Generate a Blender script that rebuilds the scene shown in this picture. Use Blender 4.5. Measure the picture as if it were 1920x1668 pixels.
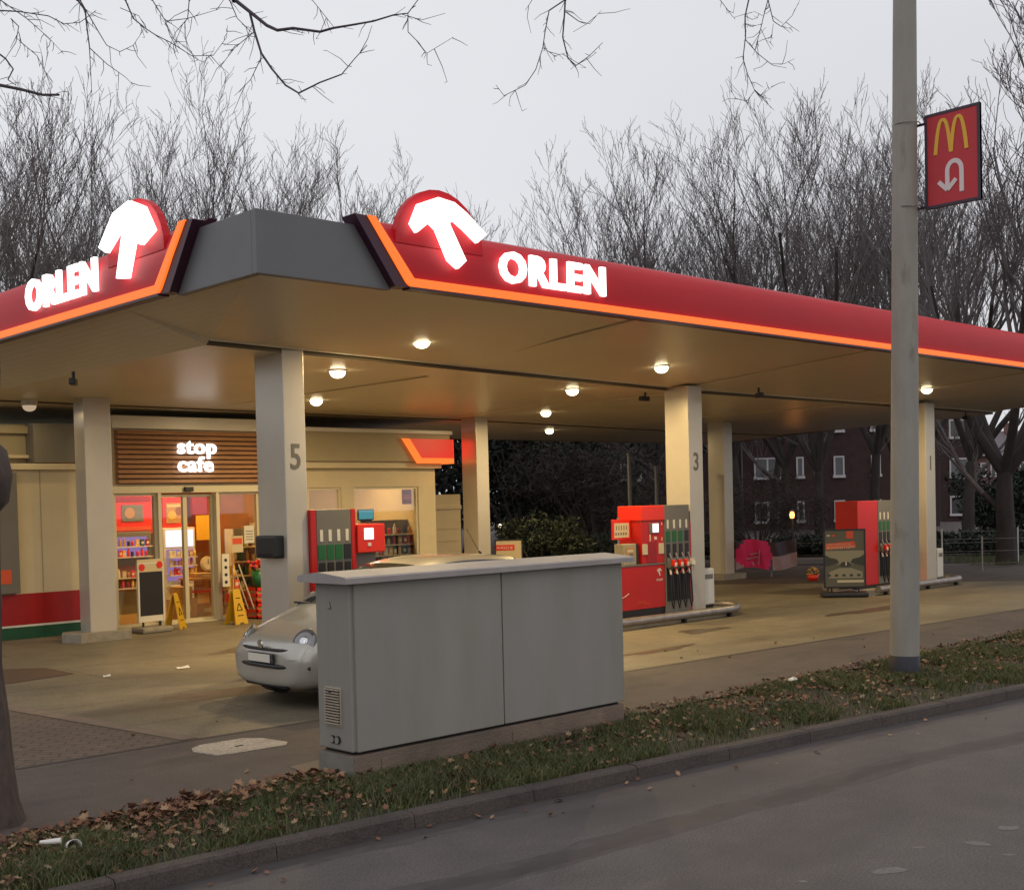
import bpy, bmesh, math, random
import numpy as np
from mathutils import Matrix, Vector
R = math.radians
random.seed(7); RNG = np.random.default_rng(7)
scene = bpy.context.scene
for o in list(bpy.data.objects): bpy.data.objects.remove(o)
COL = scene.collection

# ---------------------------------------------------------------- camera
cam_d = bpy.data.cameras.new('camera'); cam = bpy.data.objects.new('camera', cam_d); COL.objects.link(cam)
cam_d.sensor_width = 36; cam_d.sensor_fit = 'HORIZONTAL'; cam_d.lens = 43.3588
cam_d.shift_y = 0.08679; cam_d.clip_start = 0.05; cam_d.clip_end = 3000
cx = Vector((0.7225174, -0.690907, -0.0248218)); cy = Vector((0.0360306, 0.001776, 0.9993491))
cz = Vector((-0.6904132, -0.7229415, 0.0261769))
cam.matrix_world = Matrix(((cx.x, cy.x, cz.x, 0), (cx.y, cy.y, cz.y, 0), (cx.z, cy.z, cz.z, 2.0), (0, 0, 0, 1)))
scene.camera = cam
# ---------------------------------------------------------------- world and sun
SUN_EL, SUN_AZ = R(20), R(200)
w = bpy.data.worlds.new('World'); scene.world = w; w.use_nodes = True
wt = w.node_tree; wn = wt.nodes; wn.clear()
wout = wn.new('ShaderNodeOutputWorld'); wbg = wn.new('ShaderNodeBackground')
sky = wn.new('ShaderNodeTexSky'); sky.sky_type = 'NISHITA'; sky.sun_disc = False
sky.sun_elevation = SUN_EL; sky.sun_rotation = SUN_AZ; sky.air_density = 1.0; sky.dust_density = 3.0; sky.ozone_density = 1.0
tc = wn.new('ShaderNodeTexCoord'); nz = wn.new('ShaderNodeTexNoise'); nz.inputs['Scale'].default_value = 1.6
nz.inputs['Detail'].default_value = 3; nz.inputs['Roughness'].default_value = 0.4
cr = wn.new('ShaderNodeValToRGB')
cr.color_ramp.elements[0].position = 0.3; cr.color_ramp.elements[0].color = (7.5, 7.5, 7.85, 1)
cr.color_ramp.elements[1].position = 0.75; cr.color_ramp.elements[1].color = (8.5, 8.5, 8.8, 1)
mp = wn.new('ShaderNodeMapping'); mp.inputs['Scale'].default_value = (1, 1, 3)
mx = wn.new('ShaderNodeMix'); mx.data_type = 'RGBA'; mx.inputs['Factor'].default_value = 0.93   # closed cloud cover over the clear sky
L = wt.links
L.new(tc.outputs['Generated'], mp.inputs['Vector']); L.new(mp.outputs['Vector'], nz.inputs['Vector'])
L.new(nz.outputs['Fac'], cr.inputs['Fac']); L.new(sky.outputs['Color'], mx.inputs[6]); L.new(cr.outputs['Color'], mx.inputs[7])
L.new(mx.outputs[2], wbg.inputs['Color']); wbg.inputs['Strength'].default_value = 0.10
L.new(wbg.outputs['Background'], wout.inputs['Surface'])
sd = bpy.data.lights.new('sun', 'SUN'); sd.energy = 0.12; sd.angle = R(40); sd.color = (1, 0.95, 0.9)
sun = bpy.data.objects.new('sun', sd); COL.objects.link(sun)
sun.rotation_euler = (R(50), 0, R(-70))
# ---------------------------------------------------------------- exposure
scene.view_settings.view_transform = 'Standard'; scene.view_settings.look = 'None'
scene.view_settings.exposure = 0.0; scene.view_settings.gamma = 1.0; scene.view_settings.use_curve_mapping = False
scene.cycles.use_denoising = True; scene.cycles.max_bounces = 7; scene.cycles.diffuse_bounces = 4
scene.cycles.glossy_bounces = 3; scene.cycles.transmission_bounces = 4; scene.cycles.transparent_max_bounces = 8
scene.cycles.sample_clamp_indirect = 4.0; scene.cycles.caustics_reflective = False; scene.cycles.caustics_refractive = False

# ---------------------------------------------------------------- materials
def mat(name, col, rough=0.6, metal=0.0, var=0.0, vscale=4.0, bump=0.0, bscale=40.0, spec=0.5, emit=None, estr=0.0,
        col2=None, c2pos=(0.45, 0.62), c2scale=3.0, coat=0.0, stretch=(1, 1, 1), alpha=1.0):
    m = bpy.data.materials.new(name); m.use_nodes = True
    nt = m.node_tree; n = nt.nodes; l = nt.links; b = n['Principled BSDF']
    b.inputs['Base Color'].default_value = (*col, 1); b.inputs['Roughness'].default_value = rough
    b.inputs['Metallic'].default_value = metal; b.inputs['Specular IOR Level'].default_value = spec
    b.inputs['Coat Weight'].default_value = coat; b.inputs['Alpha'].default_value = alpha
    if emit: b.inputs['Emission Color'].default_value = (*emit, 1); b.inputs['Emission Strength'].default_value = estr
    t = n.new('ShaderNodeTexCoord'); mpn = n.new('ShaderNodeMapping'); mpn.inputs['Scale'].default_value = stretch
    l.new(t.outputs['Object'], mpn.inputs['Vector'])
    cur = None
    if col2:
        z = n.new('ShaderNodeTexNoise'); z.inputs['Scale'].default_value = c2scale; z.inputs['Detail'].default_value = 6
        l.new(mpn.outputs['Vector'], z.inputs['Vector'])
        r = n.new('ShaderNodeValToRGB'); r.color_ramp.elements[0].position = c2pos[0]; r.color_ramp.elements[1].position = c2pos[1]
        r.color_ramp.elements[0].color = (*col, 1); r.color_ramp.elements[1].color = (*col2, 1)
        l.new(z.outputs['Fac'], r.inputs['Fac']); cur = r.outputs['Color']
    if var > 0:
        z = n.new('ShaderNodeTexNoise'); z.inputs['Scale'].default_value = vscale; z.inputs['Detail'].default_value = 8
        z.inputs['Roughness'].default_value = 0.65
        l.new(mpn.outputs['Vector'], z.inputs['Vector'])
        mr = n.new('ShaderNodeMapRange'); mr.inputs['From Min'].default_value = 0.3; mr.inputs['From Max'].default_value = 0.7
        mr.inputs['To Min'].default_value = 1 - var; mr.inputs['To Max'].default_value = 1 + var
        l.new(z.outputs['Fac'], mr.inputs['Value'])
        mm = n.new('ShaderNodeMix'); mm.data_type = 'RGBA'; mm.blend_type = 'MULTIPLY'; mm.inputs['Factor'].default_value = 1
        if cur is None: mm.inputs[6].default_value = (*col, 1)
        else: l.new(cur, mm.inputs[6])
        l.new(mr.outputs['Result'], mm.inputs[7]); cur = mm.outputs[2]
    if cur is not None: l.new(cur, b.inputs['Base Color'])
    if bump > 0:
        z = n.new('ShaderNodeTexNoise'); z.inputs['Scale'].default_value = bscale; z.inputs['Detail'].default_value = 5
        l.new(mpn.outputs['Vector'], z.inputs['Vector'])
        bp = n.new('ShaderNodeBump'); bp.inputs['Strength'].default_value = bump; bp.inputs['Distance'].default_value = 0.02
        l.new(z.outputs['Fac'], bp.inputs['Height']); l.new(bp.outputs['Normal'], b.inputs['Normal'])
    return m
def emis(name, col, s, spec=0.3):
    return mat(name, (0.03, 0.03, 0.03), 0.5, emit=col, estr=s, spec=spec)
def glass(name, tint=(0.9, 0.92, 0.9), rough=0.02, mixf=0.12, dark=None):
    m = bpy.data.materials.new(name); m.use_nodes = True; n = m.node_tree.nodes; l = m.node_tree.links; n.clear()
    o = n.new('ShaderNodeOutputMaterial'); mixn = n.new('ShaderNodeMixShader'); g = n.new('ShaderNodeBsdfGlossy'); t = n.new('ShaderNodeBsdfTransparent')
    g.inputs['Roughness'].default_value = rough; t.inputs['Color'].default_value = (*tint, 1)
    lw = n.new('ShaderNodeLayerWeight'); lw.inputs['Blend'].default_value = 0.35
    ma = n.new('ShaderNodeMath'); ma.operation = 'MULTIPLY_ADD'; ma.inputs[1].default_value = 0.5; ma.inputs[2].default_value = mixf * 0.5
    l.new(lw.outputs['Fresnel'], ma.inputs[0]); l.new(ma.outputs[0], mixn.inputs['Fac'])
    l.new(t.outputs[0], mixn.inputs[1]); l.new(g.outputs[0], mixn.inputs[2]); l.new(mixn.outputs[0], o.inputs['Surface'])
    return m
M = {}
M['cab'] = mat('cabinet_paint', (0.275, 0.252, 0.233), 0.55, var=0.09, vscale=1.3, bump=0.12, bscale=260, col2=(0.245, 0.235, 0.2), c2pos=(0.35, 0.7), c2scale=2.2, stretch=(1.3, 1.3, .3))
M['cabtop'] = mat('cabinet_cap', (0.33, 0.3, 0.285), 0.55, var=0.12, vscale=3, bump=0.15, bscale=120)
M['cabbase'] = mat('concrete_plinth', (0.19, 0.14, 0.105), 0.8, var=0.22, vscale=5, bump=0.5, bscale=60, col2=(0.13, 0.1, 0.075), c2scale=2.5)
M['cabside'] = mat('plinth_end', (0.19, 0.175, 0.15), 0.7, var=0.15, vscale=6, bump=0.3, bscale=90)
M['dark'] = mat('dark_gap', (0.012, 0.01, 0.009), 0.8)
M['vent'] = mat('vent_slats', (0.4, 0.34, 0.26), 0.6, var=0.15, vscale=20)
M['postg'] = mat('post_grey', (0.1, 0.105, 0.14), 0.6)
M['white'] = mat('white_metal', (0.66, 0.645, 0.6), 0.35, var=0.05, vscale=1.5, bump=0.05, bscale=3)
M['colm'] = mat('column_sheet', (0.6, 0.555, 0.47), 0.28, 0.35, var=0.05, vscale=2, bump=0.05, bscale=2.0)
M['conc'] = mat('precast', (0.3, 0.27, 0.22), 0.85, var=0.2, vscale=8, bump=0.4, bscale=50)
M['steel'] = mat('galvanised_tube', (0.3, 0.27, 0.26), 0.38, 0.6, var=0.25, vscale=9, bump=0.1, bscale=60)
M['black'] = mat('black_plastic', (0.015, 0.014, 0.015), 0.4)
M['rubber'] = mat('black_rubber', (0.02, 0.018, 0.018), 0.55)
M['red'] = mat('red_panel', (0.5, 0.012, 0.01), 0.3, var=0.06, vscale=3)
M['redb'] = mat('bright_red_panel', (0.75, 0.03, 0.012), 0.32)
M['grey'] = mat('grey_panel', (0.16, 0.15, 0.13), 0.45, var=0.05)
M['cladding'] = mat('grey_cladding', (0.145, 0.145, 0.15), 0.45, 0.0, var=0.06, vscale=2)
M['fasc'] = mat('fascia_red', (0.55, 0.008, 0.016), 0.5, var=0.05, vscale=1, spec=0.3)
M['fascd'] = mat('fascia_edge', (0.05, 0.012, 0.03), 0.4)
M['strip'] = emis('light_strip', (1.0, 0.17, 0.02), 1.25)
M['letter'] = emis('lit_letters', (1.0, 0.96, 0.93), 2.6)
M['stopl'] = emis('lit_sign_letters', (1.0, 0.95, 0.93), 2.4)
M['lamp'] = emis('lamp_lens', (1.0, 0.82, 0.5), 9.0)
M['lampdim'] = emis('dim_lens', (1.0, 0.75, 0.5), 0.45)
M['screen'] = emis('pump_screen', (1.0, 0.93, 0.93), 1.6)
M['greenl'] = mat('green_label', (0.01, 0.12, 0.03), 0.4)
M['cream'] = mat('cream_label', (0.62, 0.52, 0.33), 0.5)
M['paper'] = mat('paper', (0.7, 0.66, 0.56), 0.7)
M['yellow'] = mat('yellow_plastic', (0.62, 0.36, 0.01), 0.4)
M['wood'] = mat('brown_louver', (0.34, 0.17, 0.085), 0.5, var=0.3, vscale=3, stretch=(1, 8, 12))
M['green'] = mat('green_paint', (0.005, 0.07, 0.035), 0.45, var=0.1)
M['bandred'] = mat('red_paint', (0.33, 0.006, 0.01), 0.35, var=0.1)
M['wall'] = mat('cream_wall', (0.6, 0.52, 0.36), 0.6, var=0.06, vscale=2)
M['band'] = mat('grey_band', (0.36, 0.31, 0.2), 0.5, var=0.04)
M['frame'] = mat('door_frame', (0.66, 0.6, 0.44), 0.4)
M['glass'] = glass('window_glass')
M['bark'] = mat('bark', (0.062, 0.048, 0.042), 0.9, var=0.35, vscale=6, bump=0.8, bscale=30)
M['barkfar'] = mat('far_bark_hazed', (0.16, 0.138, 0.138), 0.9, var=0.3, vscale=2)  # crown bark lightened, distance haze put into the colour
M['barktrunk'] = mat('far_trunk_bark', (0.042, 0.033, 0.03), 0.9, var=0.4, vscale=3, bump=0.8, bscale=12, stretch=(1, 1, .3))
M['barknear'] = mat('near_bark', (0.07, 0.05, 0.042), 0.9, var=0.4, vscale=9, bump=1.0, bscale=26, stretch=(1, 1, 0.35))
M['twig'] = mat('twig_bark', (0.07, 0.055, 0.065), 0.8)
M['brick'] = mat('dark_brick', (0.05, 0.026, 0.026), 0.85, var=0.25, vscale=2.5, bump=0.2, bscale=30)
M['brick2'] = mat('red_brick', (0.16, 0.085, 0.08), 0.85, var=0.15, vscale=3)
M['roof'] = mat('roof_tiles', (0.14, 0.12, 0.13), 0.7, var=0.15, vscale=4)
M['wframe'] = mat('white_frame', (0.6, 0.58, 0.6), 0.5)
M['wglass'] = mat('dim_glass', (0.05, 0.055, 0.06), 0.12, var=0.3, vscale=1.5)
M['curtain'] = mat('curtain', (0.16, 0.17, 0.18), 0.8, var=0.2, vscale=6, stretch=(8, 1, 1))
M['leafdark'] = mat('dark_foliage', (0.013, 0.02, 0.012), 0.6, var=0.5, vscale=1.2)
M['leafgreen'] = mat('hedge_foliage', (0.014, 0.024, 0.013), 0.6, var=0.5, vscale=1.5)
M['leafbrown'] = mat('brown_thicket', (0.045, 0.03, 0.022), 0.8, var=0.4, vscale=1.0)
M['bluep'] = mat('blue_band', (0.014, 0.016, 0.026), 0.5, var=0.2, vscale=12)
M['pole'] = mat('pole_paint', (0.28, 0.262, 0.228), 0.65, var=0.14, vscale=3, bump=0.35, bscale=22, col2=(0.14, 0.11, 0.075), c2pos=(0.6, 0.74), c2scale=4.5, stretch=(1, 1, 0.3))
M['signred'] = mat('sign_red', (0.5, 0.02, 0.03), 0.45, var=0.05)
M['signdark'] = mat('sign_frame', (0.04, 0.025, 0.045), 0.5)
M['gold'] = mat('golden_yellow', (0.75, 0.42, 0.03), 0.45)
M['signwhite'] = mat('sign_white', (0.72, 0.62, 0.62), 0.5)
M['silver'] = mat('silver_paint', (0.46, 0.44, 0.385), 0.3, 0.4, coat=0.8)
M['carglass'] = mat('car_glass', (0.03, 0.032, 0.03), 0.05, spec=0.8)
M['chrome'] = mat('chrome', (0.7, 0.7, 0.7), 0.12, 1.0)
M['lens'] = mat('headlamp_lens', (0.2, 0.2, 0.2), 0.06, 0.5, coat=1.0)
M['orange'] = mat('orange_print', (0.7, 0.09, 0.03), 0.5)
M['magenta'] = mat('magenta_cloth', (0.6, 0.015, 0.13), 0.7, var=0.2, vscale=3)
M['lilac'] = mat('lilac_cloth', (0.32, 0.23, 0.29), 0.7, var=0.15, vscale=5)
M['brownp'] = mat('brown_wall', (0.26, 0.09, 0.025), 0.5, var=0.2)
M['card'] = mat('cardboard', (0.45, 0.25, 0.1), 0.8, var=0.1)
M['floorin'] = mat('shop_floor', (0.42, 0.25, 0.1), 0.3, var=0.1, vscale=3)
M['litter'] = mat('white_litter', (0.75, 0.72, 0.68), 0.5)

# ---------------------------------------------------------------- mesh helpers
class MB:
    def __init__(s): s.v = []; s.f = []; s.mi = []; s.m = []; s.smooth = []
    def mid(s, m):
        if m not in s.m: s.m.append(m)
        return s.m.index(m)
    def add(s, vs, fs, m='white', smooth=False):
        b = len(s.v); i = s.mid(m); s.v += [tuple(v) for v in vs]
        for f in fs: s.f.append([b + k for k in f]); s.mi.append(i); s.smooth.append(smooth)
        return s
    def box(s, x0, y0, z0, x1, y1, z1, m='white', bev=0.0):
        if x0 > x1: x0, x1 = x1, x0
        if y0 > y1: y0, y1 = y1, y0
        if z0 > z1: z0, z1 = z1, z0
        if bev <= 0:
            vs = [(x0,y0,z0),(x1,y0,z0),(x1,y1,z0),(x0,y1,z0),(x0,y0,z1),(x1,y0,z1),(x1,y1,z1),(x0,y1,z1)]
            return s.add(vs, [(3,2,1,0),(4,5,6,7),(0,1,5,4),(1,2,6,5),(2,3,7,6),(3,0,4,7)], m)
        bev = min(bev, (x1-x0)*0.45, (y1-y0)*0.45, (z1-z0)*0.45)
        bm = bmesh.new(); bmesh.ops.create_cube(bm, size=1)
        for v in bm.verts: v.co = Vector((x0 + (v.co.x+.5)*(x1-x0), y0 + (v.co.y+.5)*(y1-y0), z0 + (v.co.z+.5)*(z1-z0)))
        bmesh.ops.bevel(bm, geom=list(bm.edges), offset=bev, segments=2, profile=0.6, affect='EDGES')
        bm.verts.index_update(); vs = [v.co[:] for v in bm.verts]; fs = [[v.index for v in f.verts] for f in bm.faces]; bm.free()
        return s.add(vs, fs, m)
    def tube(s, pts, rad, m='white', n=8, caps=True):
        pts = [Vector(p) for p in pts]; k = len(pts)
        if not hasattr(rad, '__len__'): rad = [rad] * k
        vs = []; up = Vector((0, 0, 1))
        for i, p in enumerate(pts):
            d = (pts[min(i+1, k-1)] - pts[max(i-1, 0)]).normalized()
            a = d.cross(up) if abs(d.z) < 0.95 else d.cross(Vector((1, 0, 0)))
            a.normalize(); b = d.cross(a).normalized()
            for j in range(n):
                t = 2*math.pi*j/n; vs.append(tuple(p + (a*math.cos(t) + b*math.sin(t))*rad[i]))
        fs = [(i*n+j, i*n+(j+1) % n, (i+1)*n+(j+1) % n, (i+1)*n+j) for i in range(k-1) for j in range(n)]
        s.add(vs, fs, m, True)
        if caps: s.add(vs[:n], [list(range(n))[::-1]], m); s.add(vs[-n:], [list(range(n))], m)
        return s
    def lathe(s, prof, m='white', n=20, c=(0, 0)):   # prof: (r, z)
        vs = [(c[0]+r*math.cos(2*math.pi*j/n), c[1]+r*math.sin(2*math.pi*j/n), z) for r, z in prof for j in range(n)]
        fs = [(i*n+j, i*n+(j+1) % n, (i+1)*n+(j+1) % n, (i+1)*n+j) for i in range(len(prof)-1) for j in range(n)]
        return s.add(vs, fs, m, True)
    def prism(s, poly, axis, a0, a1, m='white'):
        """poly in the two remaining axes; extruded along axis from a0 to a1"""
        def P(u, v, a): return (a, u, v) if axis == 'x' else (u, a, v) if axis == 'y' else (u, v, a)
        n = len(poly); vs = [P(u, v, a0) for u, v in poly] + [P(u, v, a1) for u, v in poly]
        fs = [list(range(n)), list(range(n, 2*n))[::-1]] + [(i, (i+1) % n, n+(i+1) % n, n+i) for i in range(n)]
        return s.add(vs, fs, m)
    def build(s, name, parent=None, loc=None, rz=None, mats=None):
        me = bpy.data.meshes.new(name); me.from_pydata(s.v, [], s.f)
        for m in s.m: me.materials.append(M[m])
        me.polygons.foreach_set('material_index', s.mi); me.polygons.foreach_set('use_smooth', s.smooth)
        bm = bmesh.new(); bm.from_mesh(me); bmesh.ops.recalc_face_normals(bm, faces=bm.faces); bm.to_mesh(me); bm.free()
        me.update(); o = bpy.data.objects.new(name, me); COL.objects.link(o)
        if loc: o.location = loc
        if rz is not None: o.rotation_euler = (0, 0, rz)
        if parent: o.parent = parent
        return o
def rawmesh(name, V, F, mi, mats, parent=None, smooth=False):
    """V (n,3), F (m,k) arrays"""
    me = bpy.data.meshes.new(name); k = F.shape[1]
    me.vertices.add(len(V)); me.vertices.foreach_set('co', V.astype(np.float32).ravel())
    me.loops.add(F.size); me.loops.foreach_set('vertex_index', F.astype(np.int32).ravel())
    me.polygons.add(len(F)); me.polygons.foreach_set('loop_start', np.arange(0, F.size, k, dtype=np.int32))
    me.polygons.foreach_set('loop_total', np.full(len(F), k, dtype=np.int32))
    for m in mats: me.materials.append(M[m])
    if mi is not None: me.polygons.foreach_set('material_index', mi.astype(np.int32))
    if smooth: me.polygons.foreach_set('use_smooth', np.ones(len(F), dtype=bool))
    me.update(calc_edges=True); me.validate(); o = bpy.data.objects.new(name, me); COL.objects.link(o)
    if parent: o.parent = parent
    return o
def tag(o, label=None, cat=None, group=None, kind=None):
    if label: o['label'] = label
    if cat: o['category'] = cat
    if group: o['group'] = group
    if kind: o['kind'] = kind
    return o
def empty(name, loc, label, cat, group=None, rz=0):
    o = bpy.data.objects.new(name, None); COL.objects.link(o); o.location = loc; o.rotation_euler = (0, 0, rz)
    o.empty_display_size = 0.1
    return tag(o, label, cat, group)
def copy_tree(o, parent=None, loc=None, rz=None):
    c = o.copy(); COL.objects.link(c)
    if parent: c.parent = parent
    if loc is not None: c.location = loc
    if rz is not None: c.rotation_euler = (0, 0, rz)
    for ch in list(o.children): copy_tree(ch, c)
    return c
def text(name, s, size, m, loc, face='-y', ext=0.006, parent=None, bold=0.0, sx=1.0, shear=0.0, align='LEFT'):
    cu = bpy.data.curves.new(name, 'FONT'); cu.body = s; cu.size = size; cu.extrude = ext; cu.offset = bold; cu.align_x = align
    cu.shear = shear; cu.resolution_u = 3; cu.space_line = 0.85; cu.space_character = 1.0 + bold*4
    t = bpy.data.objects.new(name, cu); me = bpy.data.meshes.new_from_object(t); bpy.data.objects.remove(t)
    me.materials.clear(); me.materials.append(M[m])
    rot = Matrix.Rotation(R(90), 4, 'X')
    if face == '-x': rot = Matrix.Rotation(R(-90), 4, 'Z') @ rot
    me.transform(Matrix.Translation(Vector(loc)) @ rot @ Matrix.Diagonal((sx, 1, 1, 1)))
    o = bpy.data.objects.new(name, me); COL.objects.link(o)
    if parent: o.parent = parent
    return o

TWIGS = [
(0.017,0.004,[(3.696,5.978,4.801),(3.733,5.889,4.719),(3.778,5.793,4.627),(3.798,5.722,4.585),(3.84,5.631,4.58),(3.922,5.501,4.543),(3.952,5.422,4.547),(4.003,5.323,4.547),(4.063,5.216,4.55),(4.122,5.11,4.567),(4.149,5.033,4.559),(4.169,4.966,4.618)],1),
(0.012,0.004,[(3.753,5.921,4.734),(3.75,5.873,4.609),(3.754,5.818,4.478),(3.775,5.749,4.378),(3.805,5.67,4.278),(3.836,5.592,4.222),(3.901,5.486,4.265),(3.965,5.379,4.293),(3.999,5.304,4.364),(4.028,5.232,4.421)],0),
(0.005,0.002,[(3.768,5.902,4.621),(3.705,6.007,4.548),(3.688,6.066,4.503),(3.672,6.127,4.456)],0),
(0.005,0.002,[(3.791,5.876,4.479),(3.771,5.959,4.375),(3.731,6.065,4.305)],0),
(0.006,0.003,[(3.783,6.174,4.884),(3.757,6.055,4.737),(3.764,5.906,4.607)],1),
(0.007,0.003,[(2.921,7.276,4.937),(2.967,7.12,4.896),(3.053,6.925,4.835),(3.082,6.784,4.755),(3.112,6.644,4.73),(3.142,6.506,4.761)],0),
(0.006,0.002,[(2.924,7.276,4.999),(3.004,7.102,4.86),(3.06,6.951,4.723),(3.094,6.822,4.598)],1),
(0.009,0.003,[(3.16,6.77,4.905),(3.19,6.739,4.843),(3.193,6.733,4.752),(3.2,6.722,4.631),(3.2,6.717,4.51),(3.2,6.713,4.374)],1),
(0.006,0.002,[(3.17,6.76,4.905),(3.259,6.725,4.736),(3.308,6.731,4.674),(3.381,6.716,4.65),(3.457,6.7,4.7),(3.525,6.695,4.807)],1),
(0.005,0.002,[(3.2,6.722,4.631),(3.267,6.655,4.538),(3.341,6.581,4.46),(3.372,6.55,4.413)],0),
(0.007,0.002,[(3.356,6.582,4.898),(3.373,6.527,4.781),(3.413,6.452,4.709),(3.432,6.398,4.669),(3.483,6.313,4.612),(3.554,6.207,4.525),(3.626,6.103,4.516),(3.67,6.03,4.605),(3.663,6.004,4.66)],1),
(0.006,0.002,[(3.466,6.478,4.895),(3.483,6.364,4.745),(3.467,6.282,4.629),(3.453,6.201,4.559)],1),
(0.005,0.002,[(3.516,6.425,4.772),(3.57,6.281,4.757),(3.612,6.149,4.758),(3.635,6.034,4.753)],0),
(0.006,0.002,[(3.619,6.331,4.889),(3.626,6.368,4.797),(3.591,6.444,4.735),(3.571,6.506,4.642)],1),
(0.018,0.011,[(2.94,7.521,4.579),(2.966,7.427,4.554),(3.036,7.289,4.508),(3.105,7.152,4.456),(3.151,7.038,4.437)],0),
(0.006,0.002,[(2.965,7.233,4.889),(2.997,7.2,4.841),(2.982,7.211,4.748),(2.934,7.254,4.656),(2.898,7.286,4.611)],0),
(0.005,0.002,[(2.996,7.2,4.81),(3.005,7.189,4.747),(3.069,7.125,4.667),(3.1,7.092,4.573),(3.131,7.06,4.509)],0),
(0.004,0.003,[(4.004,5.683,4.79),(3.984,5.559,4.675),(3.964,5.437,4.562)],1),
(0.005,0.002,[(4.126,5.004,4.544),(4.123,5.004,4.447),(4.151,4.976,4.405),(4.189,4.937,4.334),(4.291,4.842,4.414)],0),
(0.004,0.002,[(4.126,5.004,4.53),(4.175,4.957,4.507),(4.266,4.871,4.539)],0),
(0.004,0.002,[(3.333,6.603,4.854),(3.408,6.53,4.806),(3.438,6.498,4.729)],0),
(0.009,0.004,[(2.931,7.398,4.742),(2.975,7.354,4.693),(3.006,7.322,4.629),(2.981,7.343,4.567),(3.014,7.311,4.534)],0),
(0.009,0.003,[(5.529,5.204,5.039),(5.509,5.196,4.935),(5.485,5.191,4.8),(5.491,5.157,4.664),(5.512,5.112,4.615),(5.56,5.046,4.665),(5.608,4.979,4.737)],1),
(0.007,0.003,[(5.529,5.204,5.039),(5.446,5.261,4.971),(5.413,5.268,4.837),(5.389,5.267,4.735),(5.344,5.286,4.602),(5.284,5.32,4.502),(5.179,5.398,4.437),(5.137,5.421,4.497)],1),
(0.006,0.002,[(5.527,5.204,4.968),(5.558,5.125,4.894),(5.58,5.057,4.864),(5.608,4.986,4.929)],0),
(0.004,0.002,[(5.42,5.297,4.751),(5.434,5.213,4.682),(5.444,5.134,4.679)],0),
(0.004,0.002,[(5.389,5.338,5.053),(5.351,5.372,4.98)],1),
(0.008,0.003,[(6.761,4.726,5.229),(6.723,4.735,5.102),(6.706,4.723,4.958),(6.675,4.724,4.815),(6.679,4.693,4.705),(6.694,4.652,4.596),(6.714,4.607,4.521)],1),
(0.003,0.0015,[(6.785,4.68,4.588),(6.776,4.619,4.598),(6.767,4.56,4.622)],0),
(0.006,0.002,[(6.848,4.642,5.209),(6.803,4.647,5.096),(6.76,4.649,4.984),(6.71,4.657,4.856),(6.666,4.666,4.899)],1),
(0.006,0.002,[(6.848,4.642,5.209),(6.846,4.604,5.06),(6.861,4.554,5.015),(6.891,4.492,5.072),(6.91,4.443,5.164)],1),
(0.005,0.002,[(6.733,4.742,4.953),(6.764,4.675,4.856),(6.803,4.601,4.776),(6.843,4.527,4.765),(6.872,4.466,4.789)],0),
(0.004,0.002,[(6.764,4.701,4.623),(6.696,4.717,4.545),(6.619,4.745,4.553),(6.569,4.749,4.594)],0),
(0.003,0.002,[(6.764,4.701,4.623),(6.762,4.631,4.554),(6.738,4.583,4.51)],0),
(0.004,0.002,[(6.623,4.858,5.217),(6.63,4.801,5.133),(6.627,4.758,5.102),(6.609,4.731,5.157)],1),
(0.003,0.0015,[(6.819,4.666,5.106),(6.74,4.673,5.115),(6.673,4.667,5.086)],0),
(0.003,0.0015,[(6.867,4.618,5.052),(6.808,4.601,4.914),(6.741,4.596,4.913)],0),
(0.003,0.0015,[(6.817,4.666,5.054),(6.724,4.684,5.02),(6.658,4.678,5.008)],0),
(0.003,0.0015,[(6.904,4.582,5.034),(6.885,4.53,5.004),(6.867,4.478,4.987)],0),
]

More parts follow.
